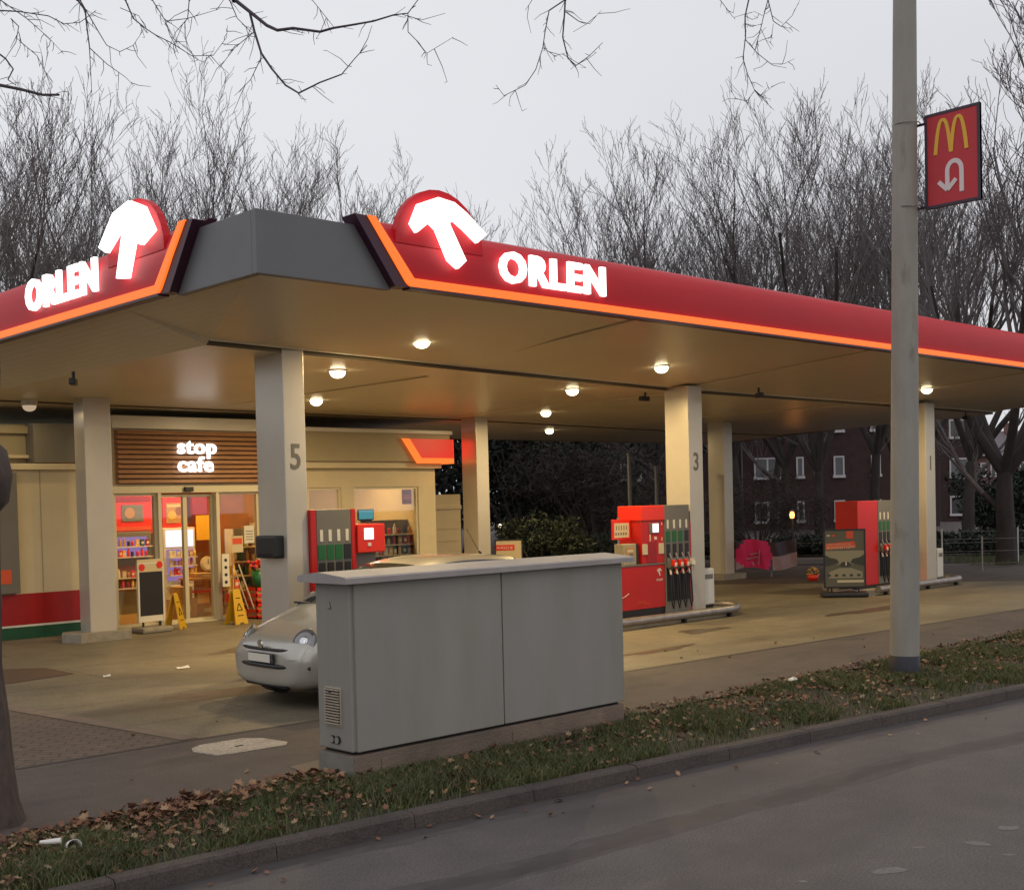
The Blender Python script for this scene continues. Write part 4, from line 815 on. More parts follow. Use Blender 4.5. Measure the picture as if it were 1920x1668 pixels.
def pump(name, x, y, label, z1=1.88, kind=3):
    p = empty('fuel_pump', (x, y, 0), label, 'fuel pump', 'fuel pumps under the canopy'); z0 = .12
    if kind == 3:
        b = MB(); b.box(0, 0, .24, 1.10, .5, .93, 'red', .008); b.build('lower_cabinet', p)
        b = MB(); b.box(.02, .03, z0, 1.75, .45, .24, 'black'); b.build('foot', p)
        b = MB(); b.box(-.01, -.01, .93, 1.1, .51, .955, 'grey', .004); b.build('worktop', p)
        b = MB(); b.box(.54, 0, .955, 1.10, .48, 1.64, 'red', .01); b.box(.66, -.008, .965, .9, 0, 1.3, 'bandred'); b.build('pillar', p)
        b = MB(); b.box(.53, -.015, 1.64, 1.11, .49, z1, 'redb', .012); b.build('pillar_head', p)
        b = MB(); b.box(.72, -.016, 1.44, .96, -.001, 1.60, 'grey', .004); b.box(.80, -.02, 1.45, .945, -.016, 1.59, 'screen'); b.build('display', p)
        b = MB(); b.box(.85, -.01, 1.33, .91, -.001, 1.38, 'paper', .004); b.box(.73, -.008, 1.31, .76, -.001, 1.42, 'cream'); b.box(1.03, -.008, 1.31, 1.05, -.001, 1.36, 'cream'); b.box(1.03, -.008, 1.56, 1.05, -.001, 1.6, 'cream'); b.build('keypad', p)
        for xx in (.55, .955): b = MB(); b.box(xx, -.012, 1.10, xx+.125, -.001, 1.27, 'cream', .003); b.build('notice_label', p)
        b = MB(); b.prism([(.90, .82), (.93, .86), (.98, .87), (1.02, .83), (1.0, .815), (.975, .84), (.96, .83), (.99, .75), (.97, .74), (.93, .82)], 'y', -.004, -.001, 'paper'); b.build('bird_head_emblem', p)
        fit_text('lettering', 'ORLEN', 'paper', .88, 1.04, .665, .70, -.003, '-y', p, .001)
        b = MB(); b.tube([(0, -.004, .44), (.1, -.004, .46), (.2, -.004, .505)], .006, 'paper', 4); b.build('scratch', p)
        fit_text('lettering', 'KEIN FEUER\nNICHT RAUCHEN', 'orange', .42, .68, .30, .37, -.003, '-y', p, .001)
        nozzle_bay(p, 1.12, .64, z0, z1)
        b = MB(); b.box(1.762, .02, z0, 1.83, .48, 1.60, 'red', .006); b.build('end_cheek', p)
    elif kind == 5:
        b = MB(); b.box(0, 0, z0, .08, .48, z1, 'red', .006); b.build('end_cheek', p)
        nozzle_bay(p, .085, .50, z0, z1)
        b = MB(); b.box(.59, 0, z0, .66, .48, z1, 'red', .006); b.build('end_cheek', p)
        b = MB(); b.box(.662, -.03, 1.42, 1.08, .4, 1.77, 'redb', .012); b.build('pillar_head', p)
        b = MB(); b.box(.76, -.036, 1.58, .90, -.031, 1.72, 'screen'); b.box(.81, -.036, 1.5, .86, -.031, 1.54, 'paper'); b.build('display', p)
        b = MB(); b.box(.70, .05, z0, 1.6, .45, .95, 'red', .008); b.box(.70, .1, .95, 1.02, .4, 1.42, 'grey'); b.build('lower_cabinet', p)
    else:
        b = MB(); b.box(0, 0, z0+.05, .76, .5, z1, 'red', .01); b.build('side_cabinet', p)
        b = MB(); b.box(.02, .03, z0-.02, 2.1, .45, z0+.05, 'black'); b.build('foot', p)
        nozzle_bay(p, .775, .62, z0+.05, z1)
        b = MB(); b.box(1.41, 0, z0+.05, 2.15, .48, .85, 'red', .01); b.build('lower_cabinet', p)
        b = MB(); b.prism([(2.02, .68), (2.05, .73), (2.1, .7), (2.07, .69), (2.09, .62), (2.06, .62)], 'y', -.004, -.001, 'paper'); b.build('bird_head_emblem', p)
        b = MB(); b.box(2.17, .0, z0, 2.38, .15, .34, 'redb', .03); b.build('hose_tray', p)
    return p
pump('p', 14.48, 12.75, 'red fuel pump in front of pillar 3 with small bright screen and four hoses', 1.88, 3)
pump('p', 21.6, 12.8, 'red fuel pump partly hidden behind the lamp post', 1.84, 1)
pump('p', 8.36, 12.2, 'red fuel pump behind the silver car beside pillar 5', 1.96, 5)
# notice on a post and card rack by pump 3
nb = empty('price_notice', (14.75, 13.0, .955), 'small red framed notice board on a thin post on the pump cabinet', 'notice board')
b = MB(); b.tube([(0, 0, 0), (0, 0, .75)], .018, 'steel', 8); b.build('post', nb)
b = MB(); b.box(-.17, -.03, .40, .26, .0, .72, 'redb', .006); b.build('frame', nb)
b = MB(); b.box(-.13, -.034, .43, .22, -.03, .66, 'cream')
for i in range(5): b.box(-.09+i*.06, -.036, .55, -.07+i*.06, -.034, .62, 'grey'); b.box(-.11+i*.06, -.036, .47, -.075+i*.06, -.034, .51, 'grey')
b.build('price_sheet', nb)
cb = empty('paper_box', (14.62, 12.78, .955), 'grey framed box with a pale print on the red pump cabinet', 'box')
b = MB(); b.box(0, 0, 0, .30, .2, .33, 'band', .01); b.box(.30, 0, 0, .36, .2, .33, 'black', .01); b.build('body', cb)
b = MB(); b.box(.05, -.006, .06, .25, -.001, .28, 'card'); b.box(.08, -.008, .2, .22, -.006, .24, 'cream'); b.box(.13, -.008, .08, .21, -.006, .18, 'grey'); b.build('print', cb)
def bollard(x, y, s, lb, w_=.32):
    e = empty('waste_bin', (x, y, .1), lb, 'waste bin', 'bins at the pump islands')
    b = MB(); b.box(0, 0, .06, w_, .3, .68, 'white', .03); b.build('body', e)
    b = MB(); b.box(.02, .02, 0, w_-.02, .28, .06, 'black'); b.build('foot', e); b = MB(); b.box(.05, -.004, .5, w_-.05, 0, .58, 'grey'); b.build('slot', e); return e
bollard(16.78, 12.9, 1, 'white rounded bin right of pillar 3'); bollard(24.62, 12.7, 1, 'white rounded bin right of pillar 1', .26)
db = empty('towel_dispenser', (8.1, 12.3, 1.40), 'black towel dispenser fixed to pillar 5', 'dispenser')
b = MB(); b.box(-.16, .02, 0, -.0, .46, .27, 'black', .03); b.build('housing', db); b = MB(); b.box(-.163, .1, .03, -.155, .38, .06, 'dark'); b.build('slot', db)

# ================================================================ SIGN STANDS, FLOOR SIGNS
def stand(name, loc_, rz, W, H, label, face, cat='sign stand'):
    e = empty(name, loc_, label, cat, None, rz)
    b = MB(); b.box(-W/2-.05, -.22, 0, W/2+.02, .22, .09, 'black' if face != 'board' else 'conc', .035); b.build('base', e)
    for sx in (-W*.32, W*.32): b = MB(); b.tube([(sx, 0, .08), (sx, 0, .2)], .018, 'black'); b.build('leg', e)
    fm = 'black' if face != 'board' else 'paper'; z0 = .17; t = .03
    b = MB(); b.box(-W/2, -.02, z0, -W/2+t, .02, z0+H, fm); b.box(W/2-t, -.02, z0, W/2, .02, z0+H, fm); b.box(-W/2+t, -.02, z0, W/2-t, .02, z0+t, fm); b.box(-W/2+t, -.02, z0+H-t, W/2-t, .02, z0+H, fm); b.build('frame', e)
    return e, z0, t
W, H = .80, 1.14
e, z0, t = stand('poster_stand', (21.13, 12.82, 0), R(-50), W, H, 'black framed poster stand with a race track picture beside the right pump', 'poster')
M['pskylow'] = mat('poster_pale', (.30, .27, .17), .5); M['pdark'] = mat('poster_dark', (.045, .045, .03), .5); M['pmid'] = mat('poster_mid', (.12, .11, .07), .5)
b = MB(); x0, x1 = -W/2+t, W/2-t; b.box(x0, -.012, z0+t, x1, 0, z0+H-t, 'pmid')
Z = lambda f_: z0+t+(H-2*t)*f_; X = lambda f_: x0+(x1-x0)*f_
b.prism([(X(0), Z(.45)), (X(0), Z(.64)), (X(1), Z(.64)), (X(1), Z(.45)), (X(.75), Z(.4)), (X(.25), Z(.4))], 'y', -.014, -.012, 'pskylow')
for s_ in (0, 1):
    f_ = lambda q: X(q) if s_ == 0 else X(1-q)
    b.prism([(f_(0), Z(.57)), (f_(.12), Z(.52)), (f_(.3), Z(.49)), (f_(.36), Z(.42)), (f_(0), Z(.36))], 'y', -.016, -.014, 'pdark')
b.prism([(X(.37), Z(.38)), (X(.43), Z(.44)), (X(.6), Z(.44)), (X(.68), Z(.38)), (X(.6), Z(.35)), (X(.42), Z(.35))], 'y', -.017, -.0165, 'pdark')
b.box(X(.52), -.019, Z(.375), X(.55), -.017, Z(.44), 'paper'); b.box(X(.3), -.016, Z(.07), X(.98), -.013, Z(.115), 'cream')
b.prism([(X(.1), Z(.26)), (X(.36), Z(.33)), (X(.66), Z(.33)), (X(.95), Z(.26)), (X(.95), Z(.15)), (X(.1), Z(.15))], 'y', -.0145, -.012, 'pskylow')
for i in range(5): b.box(X(.05+.19*i), -.016, Z(.18), X(.14+.19*i), -.0145, Z(.22), 'pdark')
b.box(X(.55), -.015, Z(.86), X(.73), -.012, Z(.99), 'orange'); b.box(X(.05), -.015, Z(.9), X(.13), -.012, Z(.93), 'cream'); b.box(X(.18), -.015, Z(.9), X(.26), -.012, Z(.93), 'orange')
b.prism([(X(.02), Z(.66)), (X(.02), Z(.77)), (X(.75), Z(.81)), (X(.8), Z(.70))], 'y', -.0155, -.012, 'orange'); ps = b.build('poster', e)
fit_text('poster_lettering', 'BOXENSTOPP!', 'cream', X(.05), X(.76), Z(.675), Z(.725), -.0165, '-y', ps, .0008)
fit_text('poster_lettering', 'DEIN NÄCHSTER', 'cream', X(.05), X(.68), Z(.745), Z(.775), -.0165, '-y', ps, .0008)
b = MB(); b.tube([(-.2, 0, .1), (.1, 0, .14), (.25, 0, .1)], .012, 'steel'); b.build('spring_bar', e)

W, H = .50, .98
e, z0, t = stand('blackboard_stand', (9.72, 18.85, 0), R(6), W, H, 'cream framed blackboard stand with two red spots left of the shop doors', 'board')
b = MB(); b.box(-W/2+t, -.012, z0+.1, W/2-t, 0, z0+H*.84, 'black'); b.box(-W/2+t, -.012, z0+t, W/2-t, 0, z0+.1, 'paper'); b.build('blackboard', e)
b = MB(); b.box(-W/2, -.016, z0+H*.84, W/2, 0, z0+H+.05, 'cream'); b.tube([(-.17, -.022, z0+H*.92), (-.17, -.016, z0+H*.92)], .06, 'redb', 14); b.tube([(.17, -.022, z0+H*.95), (.17, -.016, z0+H*.95)], .06, 'redb', 14); b.build('header_card', e)

W, H = .62, 1.0
e, z0, t = stand('poster_stand', (18.75, 19.75, 0), R(-44), W, H, 'dark framed poster stand with a green wave and red label behind the grey cabinet', 'poster')
b = MB(); b.box(-W/2+t, -.012, z0+t, W/2-t, 0, z0+H-t, 'cream'); b.box(-W/2, -.02, z0+H*.76, W/2-.18, -.012, z0+H*.88, 'redb')
ps = b.build('poster', e); b = MB()
for i in range(12): a_ = -W/2+t+.04+i*.04; z_ = z0+H*.55+.03*math.sin(i*1.1); b.box(a_, -.014, z_, a_+.042, -.012, z_+.03, 'green')
b.build('printed_wave', e); fit_text('poster_lettering', 'WÄSCHE', 'paper', -W/2+.04, W/2-.22, z0+H*.785, z0+H*.855, -.022, '-y', ps, .001)

def wet(x, y, rz, lb):
    e = empty('wet_floor_sign', (x, y, 0), lb, 'floor sign', 'yellow folding floor signs', rz)
    for s_ in (-1, 1):
        b = MB(); vs = []
        yb = s_*.13; 
        prof2 = [(-.15, 0), (-.05, 0), (-.04, .03), (.04, .03), (.05, 0), (.15, 0), (.085, .56), (.06, .6), (-.06, .6), (-.085, .56)]
        for th in (0, .015): vs += [(u, yb*(1-z/.62)+s_*th, z) for u, z in prof2]
        n = len(prof2); b.add(vs, [list(range(n)), list(range(n, 2*n))[::-1]] + [(i, (i+1) % n, n+(i+1) % n, n+i) for i in range(n)], 'yellow'); b.build('board', e)
    b = MB(); b.box(-.035, -.028, .53, .035, .028, .56, 'black'); b.build('handle', e)
    b = MB()
    yy = lambda z: -.13*(1-z/.62)-.018
    for u0, z0_, u1, z1_ in [(-.06, .24, .0, .36), (0, .36, .06, .24), (-.06, .24, .06, .24), (-.05, .45, .05, .45), (-.06, .15, .06, .15)]:
        b.tube([(u0, yy(z0_), z0_), (u1, yy(z1_), z1_)], .007, 'dark', 5)
    b.build('warning_print', e); return e
wet(11.28, 18.8, R(12), 'yellow folding floor sign right of the shop doors'); wet(10.2, 18.95, R(40), 'yellow folding floor sign seen edge on behind the blackboard')
# goods in front of the shop
rk = empty('display_rack', (11.55, 19.35, 0), 'slanted wooden display rack with cards outside the shop doors', 'rack')
for y in (0, .2):
    b = MB(); b.tube([(0, y, 0), (.02, y, 1.2)], .014, 'card'); b.tube([(.5, y, 0), (.14, y, 1.0)], .014, 'frame'); b.build('side_rail', rk)
for z in (.3, .55, .8): b = MB(); b.box(-.08, 0, z, .2, .2, z+.02, 'card'); b.build('shelf_board', rk)
b = MB(); b.box(-.2, -.02, .62, -.06, 0, 1.2, 'paper')
for i in range(4): b.tube([(-.13, -.024, .7+i*.13), (-.13, -.02, .7+i*.13)], .03, 'black', 10)
b.build('card_strip', rk)
for i, (x, z, m, lb) in enumerate([(11.5, .325, 'redb', 'red goods packet lowest on the slanted rack'), (11.52, .572, 'gold', 'yellow goods packet midway up the slanted rack'), (11.62, .572, 'orange', 'orange goods packet midway up the slanted rack'), (11.55, .822, 'gold', 'yellow goods packet highest on the slanted rack')]):
    b = MB(); b.box(0, 0, 0, .09, .12, .16, m, .01); b.box(.02, -.002, .05, .07, 0, .11, 'paper'); tag(b.build('goods_packet', None, (x, 19.38, z)), lb, 'packet', 'packets on the slanted rack')
def crate(x, y, z, w_, h, m, lb):
    e = empty('crate', (x, y, z), lb, 'crate', 'crates stacked right of the shop doors'); b = MB(); b.box(0, 0, 0, w_, .35, .02, m)
    for zz in (0, h*.4, h*.8): b.box(0, 0, zz, w_, .012, zz+h*.2, m); b.box(0, .338, zz, w_, .35, zz+h*.2, m); b.box(0, 0, zz, .012, .35, zz+h*.2, m); b.box(w_-.012, 0, zz, w_, .35, zz+h*.2, m)
    for xx in (0, w_-.02): b.box(xx, 0, 0, xx+.02, .02, h, m); b.box(xx, .33, 0, xx+.02, .35, h, m)
    b.build('basket', e); b = MB(); b.box(.02, .02, .02, w_-.02, .33, h*.75, 'dark' if m == 'black' else 'card'); b.build('contents', e); return e
crate(11.98, 19.25, 0, .34, .28, 'redb', 'red plastic crate lowest left of the crate stacks'); crate(11.98, 19.25, .282, .34, .28, 'redb', 'red plastic crate on top of another red crate')
crate(12.34, 19.25, 0, .36, .32, 'black', 'black plastic crate lowest by pillar 5'); crate(12.34, 19.25, .322, .36, .3, 'black', 'black plastic crate in the middle of the black stack'); crate(12.34, 19.25, .624, .36, .3, 'black', 'topmost black plastic crate of the stack')
pt = empty('flower_bucket', (11.95, 19.2, .565), 'green bucket of red cut flowers standing on the red crates', 'flowers')
b = MB(); b.lathe([(0, 0), (.11, 0), (.14, .3), (.13, .3), (.1, .02)], 'greenl', 18, (.16, .16)); b.build('bucket', pt)
rr = random.Random(5); b = MB()
for i in range(34):
    a_, r_ = rr.uniform(0, 6.3), rr.uniform(0, .15); x, y, z = .16+r_*math.cos(a_)*1.3, .16+r_*math.sin(a_), .36+rr.uniform(0, .12)
    b.lathe([(0, z-.03), (.03, z-.01), (.035, z+.01), (.015, z+.035), (0, z+.02)], rr.choice(['redb', 'redb', 'magenta', 'orange']), 7, (x, y))
b.build('blossoms', pt)
b = MB()
for i in range(30):
    a_ = rr.uniform(0, 6.3); b.tube([(.16, .16, .1), (.16+.14*math.cos(a_), .16+.14*math.sin(a_), .38)], .004, 'leafgreen', 4)
b.build('stems', pt)
thing1('wall_notice', 'white notice sheet taped to the glass right of the doors', 'notice', lambda b: (b.box(12.05, 19.715, 1.36, 12.26, 19.722, 1.68, 'paper'), [b.box(12.08, 19.712, 1.42+i*.05, 12.23, 19.715, 1.435+i*.05, 'grey') for i in range(4)]))
thing1('wall_notice', 'orange notice card left of the white notice sheet', 'notice', lambda b: (b.box(11.78, 19.715, 1.2, 12.02, 19.722, 1.5, 'cream'), b.box(11.8, 19.712, 1.35, 12.0, 19.715, 1.46, 'orange')))
thing1('grey_bench', 'low grey bench beside the crates behind the silver car', 'bench', lambda b: (b.box(12.0, 18.6, .28, 13.3, 18.95, .34, 'band', .008), b.box(12.05, 18.65, 0, 12.12, 18.9, .28, 'band'), b.box(13.15, 18.65, 0, 13.22, 18.9, .28, 'band'), b.box(12.05, 18.7, .12, 13.2, 18.74, .16, 'grey')))

# ================================================================ CAR (local: nose at x=0, tail at x=3.7, centre y=0)
car = empty('silver_hatchback', (6.72, 10.72, 0), 'small silver hatchback parked nose out behind the grey cabinet', 'car'); car.scale = (1, 1, 1.05)
def prof_z(x):     # top line of body
    P = [(0, .56), (.1, .665), (.3, .745), (.6, .84), (.80, .90), (.86, .93), (1.2, 1.12), (1.55, 1.28), (1.95, 1.355), (2.5, 1.375), (3.05, 1.33), (3.35, 1.22), (3.6, .98), (3.7, .8)]
    for (a, b_), (c, d) in zip(P, P[1:]):
        if x <= c: return b_ + (d-b_)*(x-a)/(c-a)
    return P[-1][1]
def wid(x):
    P = [(0, .52), (.05, .62), (.15, .70), (.35, .765), (.7, .80), (1.2, .82), (2.6, .825), (3.2, .80), (3.55, .74), (3.7, .62)]
    for (a, b_), (c, d) in zip(P, P[1:]):
        if x <= c: return b_ + (d-b_)*(x-a)/(c-a)
    return P[-1][1]
def belt(x): return min(prof_z(x)-.02, .88 + .02*x)
xs_ = [0, .04, .1, .2, .35, .5, .65, .78, .86, 1.0, 1.2, 1.4, 1.65, 1.95, 2.3, 2.7, 3.05, 3.25, 3.4, 3.55, 3.65, 3.7]
secs = []
for x in xs_:
    w_, zt, bl = wid(x), prof_z(x), belt(x); cabn = x > .87 and x < 3.6
    cw = w_*(.96-.30*max(0, (zt-bl))/.5) if cabn else w_*.9
    zb = .17 + (.04 if x < .05 else 0) + (.05 if x > 3.6 else 0)
    if x < .9: h = [(0, zb), (w_*.85, zb), (w_*.97, zb+.1), (w_, .45), (w_*.98, .56 if x > .1 else .5), (w_*.93, zt-.08), (w_*.80, zt-.025), (w_*.5, zt-.003), (0, zt)]
    else: h = [(0, zb), (w_*.85, zb), (w_*.97, zb+.1), (w_, .5), (w_*.99, .7), (w_*.96, bl), (cw, zt-.06 if zt-bl > .1 else zt-.015), (cw*.75, zt-.01), (0, zt)]
    secs.append([(x, y, z) for y, z in h] + [(x, -y, z) for y, z in h[::-1][1:-1]])
n = len(secs[0]); vs = [p for s_ in secs for p in s_]
body = MB(); gl = MB(); fs = []; gfs = []
for i in range(len(secs)-1):
    for j in range(n):
        f_ = (i*n+j, i*n+(j+1) % n, (i+1)*n+(j+1) % n, (i+1)*n+j); xm = (xs_[i]+xs_[i+1])/2
        side = j in (5, 10); top = j in (6, 7, 8, 9)
        gls = (side and 1.3 < xm < 3.4) or ((top or side) and (.87 < xm < 1.6)) or (top and 3.1 < xm < 3.5)
        (gfs if gls else fs).append(f_)
fs.append(list(range(n))[::-1]); fs.append([len(vs)-n+k for k in range(n)])
body.add(vs, fs, 'silver', True)
bo = body.build('body', car); m_ = bo.modifiers.new('s', 'SUBSURF'); m_.levels = 2; m_.render_levels = 2
gl.add(vs, gfs, 'carglass', True); go = gl.build('windows', car); m_ = go.modifiers.new('s', 'SUBSURF'); m_.levels = 2; m_.render_levels = 2
for s_ in (-1, 1):
    b = MB(); b.lathe([(0, -.004), (.08, -.002), (.115, -.012), (.13, -.04)], 'lens', 24)
    hb = b.build('headlight', car); hb.rotation_euler = (R(0), R(-58), R(s_*-24)); hb.location = (.135, s_*.535, .655)
    b = MB(); b.lathe([(.13, -.045), (.134, -.02), (.128, -.014), (.12, -.022)], 'grey', 24); b.build('rim', hb)
    b = MB(); b.lathe([(0, .006), (.03, .004), (.045, -.003)], 'chrome', 16); b.build('bulb_reflector', hb)
    for xw in (.68, 3.02):
        b = MB(); b.tube([(xw, s_*.66, .29), (xw, s_*.83, .29)], .29, 'rubber', 28); wh = b.build('wheel', car)
        b = MB(); b.tube([(xw, s_*.825, .29), (xw, s_*.835, .29)], .19, 'chrome', 20); b.build('rim', wh)
    b = MB(); b.tube([(1.45, s_*.84, .9), (1.35, s_*.92, .93)], .05, 'silver', 10); b.box(1.25, s_*.86, .86, 1.4, s_*1.0, .99, 'silver', .04); b.build('wing_mirror', car)
b = MB()
yy = [-.66, -.5, -.25, 0, .25, .5, .66]; xx = lambda y: -.012 + .14*(abs(y)/.66)**3
b.tube([(xx(y)+.0, y, .40) for y in yy], .022, 'black', 8); b.build('bumper_strip', car)
b = MB(); b.tube([(xx(y)+.01, y, .555) for y in yy[1:-1]], .016, 'black', 8); b.build('grille_slot', car)
b = MB(); b.box(.025, -.38, .19, .15, .38, .30, 'black', .025); b.build('lower_intake', car)
b = MB(); b.box(-.03, -.23, .425, -.014, .23, .52, 'black', .003); b.box(-.033, -.22, .435, -.03, .22, .512, 'paper'); b.box(-.035, -.22, .435, -.033, -.185, .512, 'bluep'); b.build('number_plate', car)
b = MB(); b.tube([(-.012, 0, .605), (-.03, 0, .60)], .04, 'chrome', 16); b.build('badge', car)
b = MB(); b.box(.84, -.68, .905, .88, .68, .925, 'black', .005); b.build('wiper_cowl', car)
b = MB(); b.tube([(2.9, -.1, 1.34), (2.7, -.1, 1.62)], .004, 'black', 5); b.tube([(2.92, -.1, 1.34), (2.88, -.1, 1.37)], .012, 'black', 6); b.build('antenna', car)
b = MB(); b.box(.3, -.55, .15, 3.5, .55, .24, 'black'); b.build('underbody', car)
# oil and tyre stains on the apron (flat marks of the place)
M['stain'] = mat('oil_stain', (0.075, 0.055, 0.036), 0.4, var=.3, vscale=2)
b = MB()
for cx_, cy_, ax, ay in [(7.3, 11.9, 1.1, .28), (12.5, 10.4, .8, .12), (19.0, 11.0, 1.3, .2), (9.5, 15.3, .7, .3), (14.8, 11.4, .5, .2)]:
    pl_ = []
    for j in range(22):
        t = 2*math.pi*j/22; q = 1+.25*math.sin(3*t+cx_)+.12*math.sin(7*t+cy_); pl_.append((cx_+ax*q*math.cos(t), cy_+ay*q*math.sin(t), -.0015))
    b.add(pl_, [list(range(22))], 'stain')
tag(b.build('oil_stains'), kind='structure')
# litter
for x, y, z, s_, lb in [(7.7, 14.15, 0, .09, 'small white scrap on the apron beneath the canopy'), (6.72, 14.22, 0, .05, 'tiny pale scrap on the apron left of the car'), (11.26, 7.5, .01, .08, 'white scrap at the verge edge left of the lamp post')]:
    b = MB(); b.add([(-s_, -s_*.4, .004), (s_*.8, -s_*.6, .006), (s_, s_*.3, .03), (0, s_*.6, .012), (-s_*.8, s_*.4, .02)], [(0, 1, 2), (0, 2, 3), (0, 3, 4)], 'litter'); tag(b.build('paper_scrap', None, (x, y, z)), lb, 'litter', 'scraps of litter')
bt = empty('crumpled_cup', (3.1, 7.12, 0.02), 'crushed white paper cup in the grass by the kerb', 'litter', None, R(-30))
b = MB(); b.lathe([(0, 0), (.03, 0), (.045, .11), (.042, .11), (.027, .01)], 'litter', 14); o = b.build('cup', bt); o.rotation_euler = (R(80), 0, R(20))
b = MB(); b.tube([(-.17, .02, .03), (-.05, .0, .035)], [.012, .02], 'litter', 8); b.build('paper_roll', bt)

# ================================================================ TREES
def grow(seed, H, trunk_r, levels=5, spread=.5, n0=4, fork=.35, twigs=1.0, lean=(0, 0), minr=.0075):
    rg = random.Random(seed); S = []
    def norm(v):
        q = math.sqrt(sum(c*c for c in v)) or 1; return [c/q for c in v]
    def branch(p, d, L_, r, lev):
        ns = 5 if lev < 2 else 4 if lev < 4 else 3
        pts = [p]; rs = [r]; dd = list(d)
        for i in range(ns):
            w_ = .07 + .055*lev
            dd = norm([dd[0]+rg.uniform(-w_, w_), dd[1]+rg.uniform(-w_, w_), dd[2]+rg.uniform(-w_*.6, w_)+(.075 if lev > 0 else .02)])
            st = L_/ns; q = [pts[-1][k]+dd[k]*st for k in range(3)]; pts.append(q); rs.append(max(minr, r*(1-(.3 if lev == 0 else .6)*(i+1)/ns)))
        for i in range(ns): S.append((pts[i], pts[i+1], rs[i], rs[i+1]))
        if lev >= levels: return
        if lev == 0:
            for j in range(n0):
                a = 2*math.pi*(j+rg.random()*.6)/n0; sp = rg.uniform(.25, .6)*spread*2
                nd = norm([dd[0]*.6+math.cos(a)*sp, dd[1]*.6+math.sin(a)*sp, 1.0]); branch(pts[-1], nd, (H-L_)*rg.uniform(.54, .68), rs[-1]*rg.uniform(.62, .85), 1)
            for j in range(1):
                a = rg.uniform(0, 6.28); k = rg.randint(3, 4); nd = norm([math.cos(a), math.sin(a), .7]); branch(pts[k], nd, (H-L_)*.3, rs[k]*.35, 2)
            return
        nk = {1: 8, 2: 6, 3: 5, 4: 3}.get(lev, 3)
        nk = max(2, int(round(nk*twigs)))
        for j in range(nk):
            t_ = (j+rg.uniform(.4, 1.0))/nk; t_ = (.3 + .7*t_) if lev == 1 else (.25 + .75*t_); i = min(ns-1, int(t_*ns)); fr = t_*ns-i
            if i >= ns: i, fr = ns-1, 1
            q = [pts[i][k]+(pts[i+1][k]-pts[i][k])*min(fr, 1) for k in range(3)]; bd = norm([pts[i+1][k]-pts[i][k] for k in range(3)])
            a = rg.uniform(0, 6.28); h = norm([math.cos(a), math.sin(a), rg.uniform(-.3, .6)]); sp = rg.uniform(.38, .75)
            nd = norm([bd[k]+h[k]*sp for k in range(3)]); branch(q, nd, L_*rg.uniform(.36, .56), max(minr, rs[i]*rg.uniform(.42, .62)), lev+1)
    branch([0, 0, 0], norm([lean[0], lean[1], 1]), H*fork, trunk_r, 0)
    return S
def segmesh(name, S, m, parent=None, thin=.03):
    Vs, Fs, base = [], [], 0; A0 = np.array([s_[0] for s_ in S], float); B0 = np.array([s_[1] for s_ in S], float); r0 = np.array([s_[2] for s_ in S]); r1 = np.array([s_[3] for s_ in S])
    for k, msk in ((3, r0 < thin), (7, r0 >= thin)):
        a_, b_, p, q = A0[msk], B0[msk], r0[msk], r1[msk]; n = len(a_)
        if n == 0: continue
        d = b_-a_; d /= np.linalg.norm(d, axis=1, keepdims=True)+1e-9; ref = np.where(np.abs(d[:, 2:3]) > .9, [[1., 0, 0]], [[0, 0, 1.]])
        u = np.cross(d, ref); u /= np.linalg.norm(u, axis=1, keepdims=True); v = np.cross(d, u); b_ = b_ + d*(p*.25)[:, None]
        V = np.zeros((n, 2*k, 3))
        for j in range(k):
            t_ = 2*np.pi*j/k; o = u*math.cos(t_)+v*math.sin(t_); V[:, j] = a_+o*p[:, None]; V[:, k+j] = b_+o*q[:, None]
        bs = base + np.arange(n)[:, None]*2*k
        for j in range(k): Fs.append(bs + [[j, (j+1) % k, k+(j+1) % k, k+j]])
        Vs.append(V.reshape(-1, 3)); base += n*2*k
    return rawmesh(name, np.concatenate(Vs), np.concatenate(Fs), None, [m], parent, True)
def tree_proto(seed, H, r, **kw):
    S = grow(seed, H, r, **kw); e = bpy.data.objects.new('bare_tree', None); COL.objects.link(e)
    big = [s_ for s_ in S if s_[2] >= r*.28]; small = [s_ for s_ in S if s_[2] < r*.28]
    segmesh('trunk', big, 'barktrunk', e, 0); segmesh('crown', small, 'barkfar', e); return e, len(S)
PROT = []
for sd_, H_, r_, kw in [(11, 18, .26, dict(spread=.55, n0=4, fork=.22)), (23, 18.5, .24, dict(spread=.45, n0=5, fork=.18)), (35, 17, .28, dict(spread=.75, n0=5, fork=.22)), (47, 18, .22, dict(spread=.6, n0=4, fork=.26)), (59, 15, .34, dict(spread=.85, n0=5, fork=.2))]:
    PROT.append(tree_proto(sd_, H_, r_, **kw)[0])
def Ud(px, D): return (px-960)*D/2312.0
